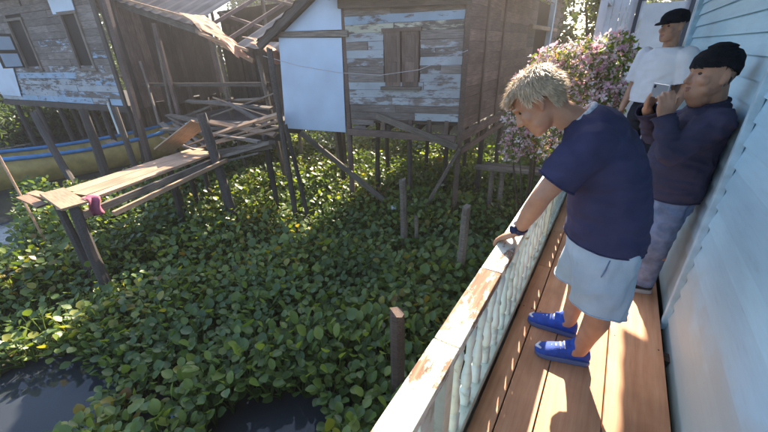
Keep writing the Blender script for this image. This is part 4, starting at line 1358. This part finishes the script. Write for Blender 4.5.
def shoe(parent, heel, toe, mat, sole_mat, lace_mat=None, L=.275, sc=1.0):
    """running shoe: upper with tongue and collar, separate sole, laces"""
    h, t = Vector(heel), Vector(toe)
    f = (t - h); f.z = 0; f.normalize(); s = Vector((-f.y, f.x, 0)); u = Vector((0, 0, 1))
    c = (h + t) / 2; c.z = h.z
    Q = lambda a, b_, z: c + f * a * L + s * b_ + u * z
    sol = Solid()
    prof = [(-.49, .026, .018, .045), (-.44, .034, .045, .058), (-.30, .038, .052, .060), (-.12, .040, .046, .056), (.08, .043, .038, .048), (.28, .047, .028, .038), (.42, .040, .021, .031), (.49, .022, .013, .026)]
    sol.loft([(Q(a, .004 * math.sin(a * 5), zc), s, u, w * sc, hh * sc) for a, w, hh, zc in prof], 18, 2.3)
    sol.chain([Q(-.30, 0, .085), Q(-.22, 0, .112)], [.036 * sc, .037 * sc])
    sol.chain([Q(-.10, 0, .094), Q(-.06, 0, .112)], [.022 * sc, .016 * sc])
    z0 = h.z
    def d(p, n):
        if p.z < z0 + .018: p.z = z0 + .018
        return p
    o = mesh_obj('shoe', remesh('shoe', sol, .006, 2, .5, d), mat, parent, smooth=True)
    sol = Solid()
    sol.loft([(Q(a, .004 * math.sin(a * 5), .016), s, f, w * 1.10 * sc, .012) for a, w, hh, zc in prof], 14)
    # sole: outline swept through a low box
    v, ff = [], []
    out = [(a, w * 1.10 * sc) for a, w, _, _ in prof]
    ring = [Q(a, w, 0) for a, w in out] + [Q(a, -w, 0) for a, w in reversed(out)]
    n = len(ring)
    for zz, k in ((.002, .97), (.010, 1.0), (.026, 1.0), (.030, .95)):
        for p in ring:
            q = c + (p - c) * k; v.append(Vector((q.x, q.y, z0 + zz)))
    for i in range(3):
        for k in range(n): ff.append((i * n + k, i * n + (k + 1) % n, i * n + n + (k + 1) % n, i * n + n + k))
    ff.append(tuple(reversed(range(n)))); ff.append(tuple(range(3 * n, 4 * n)))
    mesh_obj('sole', new_mesh('sole', v, ff), sole_mat, o)
    if lace_mat:
        sol = Solid()
        for k in range(4):
            a = -.02 + .07 * k; zt = .1035 - .011 * k
            sol.chain([Q(a, -.026, zt - .014), Q(a + .01, 0, zt), Q(a, .026, zt - .014)], [.0035, .0038, .0035])
        sol.chain([Q(.40, -.022, .050), Q(.46, 0, .041), Q(.40, .022, .050)], [.006, .009, .006])
        mesh_obj('laces', new_mesh('laces', sol.v, sol.f), lace_mat, o, smooth=True)
    return o

M_EYE = flat('eye_dark', (0.03, 0.02, 0.015), 0.2, .1)
M_LIP = flat('lip_skin', (0.30, 0.13, 0.10), 0.5, .1)
M_SKIN1 = skin_mat('tanned_skin', (0.48, 0.26, 0.165))
M_SKIN2 = skin_mat('brown_skin', (0.44, 0.25, 0.165))
M_HAIRG = flat('ash_blond_hair', (0.72, 0.58, 0.41), 0.5, .28, 40)
M_HAIRB = flat('black_hair', (0.015, 0.012, 0.011), 0.5, .2, 40)
M_NAVY = flat('navy_jersey', (0.048, 0.047, 0.100), 0.85, .18, 10, spec=.2, bumps=.25, bscale=350)
M_SHORT = flat('pale_blue_grey_cotton', (0.42, 0.51, 0.60), 0.85, .10, 9, spec=.2, bumps=.25, bscale=300)
M_PURPLE = flat('dark_navy_cotton', (0.050, 0.047, 0.085), 0.85, .2, 9, spec=.2, bumps=.25, bscale=300)
M_JEANS = flat('washed_blue_denim', (0.15, 0.21, 0.34), 0.85, .35, 16, spec=.2, bumps=.35, bscale=260)
M_WTEE = flat('white_cotton', (0.70, 0.69, 0.72), 0.85, .06, 8, spec=.2, bumps=.2, bscale=250)
M_BLACKC = flat('black_knit', (0.014, 0.014, 0.018), 0.9, .3, 30, spec=.15, bumps=.6, bscale=180)
M_PANTS = flat('dark_trousers', (0.025, 0.025, 0.032), 0.85, .2, 9, spec=.2, bumps=.2, bscale=200)
M_SHOEB = flat('royal_blue_mesh_shoe', (0.020, 0.075, 0.42), 0.65, .25, 30, bumps=.3, bscale=260)
M_SHOED = flat('dark_shoe', (0.03, 0.03, 0.035), 0.6, .2, 20)
M_SOLEB = flat('blue_grey_sole', (0.10, 0.14, 0.30), 0.6, .15)
M_SOLEW = flat('pale_sole', (0.45, 0.45, 0.46), 0.6, .15)
M_LACE = flat('white_lace', (0.75, 0.78, 0.85), 0.7, .1)
M_WATCH = flat('navy_rubber', (0.02, 0.03, 0.08), 0.45, .15)
M_COLLAR = flat('pale_grey_cotton', (0.55, 0.57, 0.63), 0.85, .1)

X_, Y_, Z_ = Vector((1, 0, 0)), Vector((0, 1, 0)), Vector((0, 0, 1))

# ---- man leaning on the rail
p1 = thing('person', (.08, 1.75, 0), 'grey-blond man in navy t-shirt and pale shorts leaning over the railing', 'person')
hf = head_frame((-.278, 1.625, 1.335), (-.70, -.10, -.71), (-.71, 0, .70), 0.99)
neck = (-.115, 1.665, 1.255)
hipL, kneeL, ankL = (.095, 1.605, .78), (.135, 1.625, .425), (.118, 1.672, .085)
hipR, kneeR, ankR = (.085, 1.80, .78), (.030, 1.835, .425), (.040, 1.872, .085)
shL, elL, wrL = (-.055, 1.515, 1.205), (-.178, 1.462, .985), (-.262, 1.530, .765)
shR, elR, wrR = (-.050, 1.86, 1.205), (.09, 1.93, .965), (.10, 1.90, .78)
b = Solid()
add_head(b, hf, neck, .058, ear=True)
b.loft([((.085, 1.70, .74), Y_, X_, .155, .115), ((.075, 1.70, .88), Y_, X_, .155, .125), ((.04, 1.70, 1.0), Y_, X_, .16, .12), ((.0, 1.69, 1.12), Y_, X_, .17, .11), ((-.05, 1.69, 1.21), Y_, X_, .15, .085), ((-.10, 1.68, 1.27), Y_, X_, .09, .06)])
def leg(sol, h, k, a, r=(.088, .056, .037), calf=(-1, 0, 0)):
    h, k, a = Vector(h), Vector(k), Vector(a); cv = Vector(calf)
    sol.chain([h, h.lerp(k, .5), k], [r[0], (r[0] + r[1]) / 2 + .006, r[1]])
    sol.chain([k, k.lerp(a, .30) - cv * .018, k.lerp(a, .68) - cv * .006, a], [r[1] - .004, r[1] + .003, r[2] + .008, r[2]])
    sol.chain([a, a + cv * .05 + Vector((0, 0, -.035)), a + cv * .11 + Vector((0, 0, -.045))], [r[2], .03, .022])
leg(b, hipL, kneeL, ankL, calf=(-1, -.15, 0)); leg(b, hipR, kneeR, ankR, calf=(-1, 0, 0))
def arm(sol, s, e, w, r=(.052, .041, .026)):
    s, e, w = Vector(s), Vector(e), Vector(w)
    sol.chain([s, s.lerp(e, .5), e], [r[0], r[0] - .004, r[1]])
    sol.chain([e, e.lerp(w, .35), w], [r[1], r[1] + .001, r[2]])
arm(b, shL, elL, wrL); arm(b, shR, elR, wrR)
add_hand(b, Vector(wrL) + Vector((-.008, .006, -.014)), (-.66, .30, -.52), (-.45, .1, .85), 1, curls=(.22, .25, .28, .34), spread=.20, sc=1.0)
add_hand(b, wrR, (-.1, -.1, -1), (.1, 1, 0), -1, .6)
body1 = mesh_obj('body', remesh('body', b, .0062, 2, .5, face_disp(hf)), M_SKIN1, p1, smooth=True)
face_parts(hf, body1, M_HAIRG)
# hair: shell with many small tufts
def hair_cap(name, hf, mat, parent, grow, keep, tufts=0, tuft_len=.03, seed=1, voxel=.007, bumpy=.004, dome=0.0):
    c, m = hf
    s = Solid(); P = lambda x, y, z: c + m @ Vector((x, y, z)); sc = m.col[0].length
    s.loft([(P(0, y, z * 1.0 + (.012 if z > .06 else 0)), m.col[0], m.col[1], (rx + grow) * sc, (ry + grow) * sc) for z, rx, ry, y in HEAD[1:]] + ([(P(0, -.012, .118 + dome * .7), m.col[0], m.col[1], .052 * sc, .062 * sc)] if dome else []) + [(P(0, -.012, .118 + grow + dome), m.col[0], m.col[1], .018 * sc, .024 * sc)], 20, 2.1)
    inv = m.inverted()
    def d(p, n):
        q = (p - c) * 38
        return p + n * bumpy * (noise.noise(q) * 1.5)
    me = remesh(name, s, voxel, 2, .5, d)
    bm = bmesh.new(); bm.from_mesh(me)
    bmesh.ops.delete(bm, geom=[f for f in bm.faces if not keep(inv @ (f.calc_center_median() - c))], context='FACES')
    if tufts:
        rr = random.Random(seed)
        fs = list(bm.faces)
        bm.faces.ensure_lookup_table()
        for _ in range(tufts):
            f_ = rr.choice(fs); p = f_.calc_center_median(); n = f_.normal.copy()
            q = inv @ (p - c)
            comb = (m @ Vector((q.x * 1.5 + rr.uniform(-.3, .3) * .1, .10 if q.z > .05 else -.03, -.25 - .6 * max(0, .08 - q.z)))).normalized()
            d1 = (n * rr.uniform(.3, .8) + comb * (.3 if q.y > .02 and q.z < .09 else .8) + Vector((rr.uniform(-.3, .3), rr.uniform(-.3, .3), rr.uniform(-.2, .4)))).normalized()
            L = tuft_len * rr.uniform(.5, 1.25) * (.5 if q.y > .03 and q.z < .085 else (.6 if q.z < 0 else 1)); sd = d1.cross(n)
            if sd.length < .01: continue
            sd = sd.normalized() * rr.uniform(.0007, .0019)
            base = p - n * .004
            mid = base + d1 * L * .55 + n * .002; tip = base + d1 * L + comb * L * .2
            v1, v2, v3, v4, v5 = (bm.verts.new(x) for x in (base - sd, base + sd, mid + sd * .8, mid - sd * .8, tip))
            bm.faces.new((v1, v2, v3, v4)); bm.faces.new((v4, v3, v5))
    bm.to_mesh(me); bm.free(); me.update()
    o = mesh_obj(name, me, mat, parent, smooth=True)
    return o
def keep1(q):
    if q.z < -.055: return False
    if q.y > .035 and q.z < .072 - .2 * (q.y - .035): return False
    if abs(q.x) > .045 and q.y > -.045 and q.z < .018: return False
    return True
hair_cap('hair', hf, M_HAIRG, p1, .017, keep1, 11000, .038, 3, bumpy=.0015)
# navy t-shirt
s = Solid()
s.loft([((.085, 1.70, .68), Y_, X_, .185, .158), ((.082, 1.70, .78), Y_, X_, .188, .162), ((.068, 1.70, .90), Y_, X_, .188, .160), ((.040, 1.70, 1.02), Y_, X_ + Z_ * .25, .188, .150), ((-.005, 1.69, 1.12), Y_, X_ + Z_ * .5, .195, .142), ((-.05, 1.69, 1.20), Y_, X_ + Z_ * .7, .185, .125), ((-.088, 1.685, 1.255), Y_, X_ + Z_ * .8, .145, .098), ((-.112, 1.68, 1.285), Y_, X_ + Z_ * .8, .085, .075)], 22, 2.3)
for sh, el, q in ((shL, elL, -1), (shR, elR, 1)):
    sh, el = Vector(sh), Vector(el)
    s.chain([sh + Vector((.02, -q * .03, -.01)), sh.lerp(el, .35), sh.lerp(el, .82)], [.088, .083, .078])
dL = (Vector(elL) - Vector(shL)).normalized(); dR = (Vector(elR) - Vector(shR)).normalized()
garment('t_shirt', s, M_NAVY, p1, .011, [((.08, 1.70, .755), (-.10, 0, -1), .30), (Vector(shL) + dL * .178, dL, .22, .105), (Vector(shR) + dR * .178, dR, .22, .105)], folds(.007, 8.0, 3.1), 3)
# pale collar at the nape
s = Solid(); pts = []
cN = Vector((-.118, 1.672, 1.275)); axn = Vector((-.72, -.1, .62)).normalized(); e1 = Y_ - axn * axn.dot(Y_); e1.normalize(); e2 = axn.cross(e1)
pts = [cN + e1 * .070 * math.cos(t) + e2 * .070 * math.sin(t) for t in [2 * math.pi * k / 20 for k in range(21)]]
s.chain(pts, [.013] * 21)
mesh_obj('collar', new_mesh('collar', s.v, s.f), M_COLLAR, p1, smooth=True)
# shorts
s = Solid()
s.loft([((.085, 1.70, .84), Y_, X_, .170, .140), ((.088, 1.70, .76), Y_, X_, .178, .150), ((.090, 1.70, .68), Y_, X_, .178, .148), ((.095, 1.70, .62), Y_, X_, .150, .120)], 22, 2.2)
for h, k, off in ((hipL, kneeL, -.005), (hipR, kneeR, .005)):
    h, k = Vector(h), Vector(k)
    s.loft([(h + Z_ * -.02, Y_, X_, .088, .125), (h.lerp(k, .4), Y_, X_, .094, .120), (h.lerp(k, .8), Y_, X_, .098, .118), (h.lerp(k, 1.12), Y_, X_, .100, .118)], 18, 2.2)
garment('shorts', s, M_SHORT, p1, .010, [(Vector(kneeL) + Vector((0, 0, .002)), (-.05, -.05, -1), .16), (Vector(kneeR) + Vector((0, 0, .002)), (0, 0, -1), .16)], folds(.008, 8.0, 8.2, (1.6, 1.6, .7)), 3)
s = Solid(); s.chain([(.118, 1.516, .735), (.112, 1.508, .69), (.106, 1.510, .655), (.105, 1.514, .648)], [.002, .0035, .003, .002])
mesh_obj('pocket', new_mesh('pocket', s.v, s.f), M_JEANS, p1, smooth=True)
shoe(p1, (.165, 1.69, 0), (-.085, 1.635, 0), M_SHOEB, M_SOLEB, M_LACE)
shoe(p1, (.085, 1.875, 0), (-.170, 1.872, 0), M_SHOEB, M_SOLEB, M_LACE)
# watch
w0 = Vector(wrL).lerp(Vector(elL), .10); ad = (Vector(elL) - Vector(wrL)).normalized()
e1 = ad.orthogonal().normalized(); e2 = ad.cross(e1)
s = Solid(); s.loft([(w0 - ad * .013, e1, e2, .0335, .0335), (w0 + ad * .013, e1, e2, .036, .036)], 20)
wt = mesh_obj('watch_strap', new_mesh('watch_strap', s.v, s.f), M_WATCH, p1, smooth=False)
od = (Vector((-.35, -.75, .45)) - ad * ad.dot(Vector((-.35, -.75, .45)))).normalized()
s = Solid(); s.loft([(w0 + od * .030, ad, ad.cross(od), .021, .021), (w0 + od * .043, ad, ad.cross(od), .019, .019)], 18)
mesh_obj('watch_face', new_mesh('watch_face', s.v, s.f), M_WATCH, wt)

# ---- man leaning on the blue wall with a phone
p2 = thing('person', (.42, 2.6, 0), 'man in black knit cap holding up a phone, leaning on the blue wall', 'person')
hf2 = head_frame((.392, 2.58, 1.385), (-.88, -.42, -.02), (-.12, 0, 1), 1.03)
b = Solid()
add_head(b, hf2, (.435, 2.63, 1.22), .068, fat=.010)
b.loft([((.42, 2.62, .70), Y_, X_, .16, .11), ((.40, 2.62, .90), Y_, X_, .165, .125), ((.42, 2.62, 1.08), Y_, X_, .17, .11), ((.43, 2.62, 1.20), Y_, X_, .13, .075)])
hL2, kL2, aL2 = (.41, 2.53, .70), (.405, 2.52, .40), (.415, 2.57, .085)
hR2, kR2, aR2 = (.41, 2.71, .70), (.40, 2.73, .40), (.42, 2.78, .085)
leg(b, hL2, kL2, aL2, (.085, .055, .038)); leg(b, hR2, kR2, aR2, (.085, .055, .038))
sL2, eL2, wL2 = Vector((.455, 2.445, 1.165)), Vector((.31, 2.385, 1.00)), Vector((.232, 2.445, 1.185))
sR2, eR2, wR2 = Vector((.445, 2.80, 1.165)), Vector((.255, 2.83, 1.01)), Vector((.160, 2.640, 1.190))
arm(b, sL2, eL2, wL2); arm(b, sR2, eR2, wR2)
ph_c = Vector((.190, 2.535, 1.305)); ph_n = Vector((-.90, -.42, .02)).normalized(); ph_s = ph_n.cross(Z_).normalized()   # long side
add_hand(b, wL2, (-.10, .02, 1.0), (.25, -.95, 0), 1, curls=(.55, .6, .65, .7), spread=.16, sc=.95)
add_hand(b, wR2, (.02, -.10, 1.0), (-.75, .35, -.1), -1, curls=(.55, .6, .65, .7), spread=.16, sc=.95)
body2 = mesh_obj('body', remesh('body', b, .0062, 2, .5, face_disp(hf2)), M_SKIN2, p2, smooth=True)
face_parts(hf2, body2, M_HAIRB, .010)
def keep2(q):
    return q.z > .040 + .45 * min(0, q.y)
hat = hair_cap('knit_cap', hf2, M_BLACKC, p2, .011, keep2, 0, voxel=.005, bumpy=.0012, dome=.022)
sm = hat.modifiers.new('thick', 'SOLIDIFY'); sm.thickness = .010; sm.offset = -.5
def keep2h(q): return q.y < .0 and -.05 < q.z < .05
hair_cap('hair', hf2, M_HAIRB, p2, .005, keep2h, 500, .012, 5, bumpy=.001)
s = Solid()
s.loft([((.415, 2.62, .66), Y_, X_, .190, .125), ((.400, 2.62, .76), Y_, X_, .195, .145), ((.385, 2.62, .88), Y_, X_, .198, .160), ((.395, 2.62, 1.00), Y_, X_, .195, .150), ((.420, 2.62, 1.10), Y_, X_, .195, .128), ((.432, 2.62, 1.17), Y_, X_, .175, .105), ((.436, 2.625, 1.215), Y_, X_, .115, .085), ((.437, 2.63, 1.245), Y_, X_, .078, .078)], 22, 2.3)
for sh, el, w in ((sL2, eL2, wL2), (sR2, eR2, wR2)):
    s.chain([sh, sh.lerp(el, .5), el, el.lerp(w, .5), w + (w - el) * .18], [.084, .074, .064, .056, .050])
dl = (wL2 - eL2).normalized(); dr_ = (wR2 - eR2).normalized()
garment('shirt', s, M_PURPLE, p2, .011, [((.41, 2.62, .705), (0, 0, -1), .30), (wL2 - dl * .004, dl, .15, .075), (wR2 - dr_ * .004, dr_, .15, .075)], folds(.009, 8.5, 5.5), 3)
s = Solid(); cN = Vector((.425, 2.622, 1.245)); axn = Vector((-.25, -.1, 1)).normalized(); e1 = (Y_ - axn * axn.dot(Y_)).normalized(); e2 = axn.cross(e1)
s.chain([cN + e1 * .080 * math.cos(t) + e2 * .080 * math.sin(t) for t in [2 * math.pi * k / 20 for k in range(21)]], [.012] * 21)
mesh_obj('collar', new_mesh('collar', s.v, s.f), M_PURPLE, p2, smooth=True)
s = Solid()
s.loft([((.41, 2.62, .78), Y_, X_, .170, .118), ((.41, 2.62, .70), Y_, X_, .175, .125), ((.41, 2.62, .62), Y_, X_, .165, .115)], 20, 2.2)
for h, k, a in ((hL2, kL2, aL2), (hR2, kR2, aR2)):
    h, k, a = map(Vector, (h, k, a))
    s.chain([h, h.lerp(k, .5), k, k.lerp(a, .5), a + Z_ * -.02], [.092, .083, .073, .066, .060])
garment('jeans', s, M_JEANS, p2, .010, [(Vector(aL2) + Z_ * -.015, (0, 0, -1), .12), (Vector(aR2) + Z_ * -.015, (0, 0, -1), .12)], folds(.006, 8, 1.7, (1, 1, 1.6)), 3)
shoe(p2, (.465, 2.575, 0), (.215, 2.535, 0), M_SHOED, M_SOLEW)
shoe(p2, (.47, 2.79, 0), (.22, 2.78, 0), M_SHOED, M_SOLEW)
# phone
mt = Matrix((ph_s, Z_.cross(ph_s) * 1.0, Z_)).transposed().to_4x4(); mt.translation = ph_c
v, f = box_vf(.150, .0095, .074)
po = thing('phone', ph_c, 'silver phone held up in both hands by the man in the black cap', 'phone')
M_PHONE = flat('silver_phone', (0.45, 0.46, 0.48), 0.3, .08, metal=.6)
M_SCREEN = flat('phone_screen', (0.02, 0.022, 0.03), 0.1, .1)
pb = mesh_obj('case', new_mesh('case', v, f), M_PHONE, po, mt)
bv = pb.modifiers.new('b', 'BEVEL'); bv.width = .003; bv.segments = 3
v, f = box_vf(.140, .001, .066)
mesh_obj('screen', new_mesh('screen', v, f), M_SCREEN, po, mt @ Matrix.Translation((0, .0055 if (mt.to_3x3() @ Y_).dot(ph_n) < 0 else -.0055, 0)))
s = Solid(); s.loft([(ph_c + ph_n * .004 + ph_s * .05 + Z_ * .02, ph_s, Z_, .009, .009), (ph_c + ph_n * .0075 + ph_s * .05 + Z_ * .02, ph_s, Z_, .009, .009)], 14)
mesh_obj('lens', new_mesh('lens', s.v, s.f), M_SCREEN, po)

# ---- man in white t-shirt further along
p3 = thing('person', (.29, 4.4, 0), 'man in black cap and white t-shirt standing further along the walkway', 'person')
F3 = Vector((-.62, -.78, 0)).normalized(); R3 = Vector((F3.y, -F3.x, 0)) * -1
C3 = Vector((.29, 4.4, 0))
T = lambda a, f_, z: C3 + R3 * a + F3 * f_ + Z_ * z
hf3 = head_frame(T(0, .02, 1.675), F3 + Vector((-.15, .1, -.12)), (0, 0, 1), 1.0)
b = Solid()
add_head(b, hf3, T(0, -.02, 1.52), .06)
b.loft([(T(0, 0, .95), R3, F3, .15, .10), (T(0, 0, 1.15), R3, F3, .15, .10), (T(0, 0, 1.38), R3, F3, .17, .10), (T(0, 0, 1.48), R3, F3, .13, .07)])
hip3, ank3 = {}, {}
for q in (-1, 1):
    leg(b, T(q * .10, 0, .92), T(q * .11, .01, .50), T(q * .12, -.02, .085), (.085, .055, .038), calf=F3)
    arm(b, T(q * .20, 0, 1.44), T(q * .25, -.02, 1.16), T(q * .235, .08, .93))
    add_hand(b, T(q * .235, .08, .93), (0, 0, -1), R3 * q, q, .35, sc=.95)
body3 = mesh_obj('body', remesh('body', b, .0075, 2, .5, face_disp(hf3)), M_SKIN2, p3, smooth=True)
face_parts(hf3, body3, M_HAIRB)
hat = hair_cap('cap', hf3, M_BLACKC, p3, .018, lambda q: q.z > .030 - .3 * min(0, q.y) * .5 - (.015 if q.y < -.04 else 0), 0, bumpy=.001)
sm = hat.modifiers.new('thick', 'SOLIDIFY'); sm.thickness = .01; sm.offset = -.5
s = Solid(); c3, m3 = hf3
s.loft([(c3 + m3 @ Vector((0, .085, .046)), m3.col[0], m3.col[2], .066, .010), (c3 + m3 @ Vector((0, .125, .040)), m3.col[0], m3.col[2], .060, .007), (c3 + m3 @ Vector((0, .158, .030)), m3.col[0], m3.col[2], .036, .004)], 16)
mesh_obj('brim', new_mesh('brim', s.v, s.f), M_BLACKC, hat, smooth=True)
s = Solid()
s.loft([(T(0, 0, .98), R3, F3, .205, .15), (T(0, 0, 1.10), R3, F3, .205, .150), (T(0, 0, 1.25), R3, F3, .200, .140), (T(0, 0, 1.38), R3, F3, .205, .130), (T(0, 0, 1.46), R3, F3, .175, .105), (T(0, -.005, 1.505), R3, F3, .11, .08)], 22, 2.3)
cuts = [(T(0, 0, 1.03), (0, 0, -1), .30)]
for q in (-1, 1):
    a_, e_ = T(q * .19, 0, 1.43), T(q * .25, -.02, 1.16)
    s.chain([a_, a_.lerp(e_, .5), e_], [.085, .088, .088]); dd = (e_ - a_).normalized(); cuts.append((a_ + dd * .22, dd, .2, .11))
garment('t_shirt', s, M_WTEE, p3, .012, cuts, folds(.006, 6, 2.2), 4)
s = Solid()
s.loft([(T(0, 0, 1.06), R3, F3, .16, .115), (T(0, 0, .92), R3, F3, .175, .125), (T(0, 0, .85), R3, F3, .165, .115)], 20)
for q in (-1, 1): s.chain([T(q * .10, 0, .92), T(q * .11, .01, .50), T(q * .12, -.02, .07)], [.092, .075, .062])
garment('trousers', s, M_PANTS, p3, .012, [(T(-.12, -.02, .08), (0, 0, -1), .11), (T(.12, -.02, .08), (0, 0, -1), .11)], folds(.005, 6, 4.2), 3)
for q in (-1, 1): shoe(p3, T(q * .12, -.07, 0), T(q * .14, .18, 0), M_SHOED, M_SOLEW)

# ------------------------------------------------------------------ thin scattering volume added in place of lens flare
v, f = box_vf(900, 900, 10.5)
hz = mesh_obj('flare_veil', new_mesh('flare_veil', v, f), None, None, Matrix.Translation((0, 0, 2.9)))
hm, ht, hb = mat_new('flare_veil_air')
ht.nodes.remove(hb)
pv = ht.nodes.new('ShaderNodeVolumePrincipled')
pv.inputs['Color'].default_value = (0.97, 0.92, 0.90, 1)
pv.inputs['Density'].default_value = 0.0040
pv.inputs['Anisotropy'].default_value = 0.68
ht.links.new(pv.outputs[0], ht.nodes['Material Output'].inputs['Volume'])
hz.data.materials.append(hm)
tag(hz, 'thin warm veil added over the water in place of lens flare', 'flare_veil', kind='stuff')
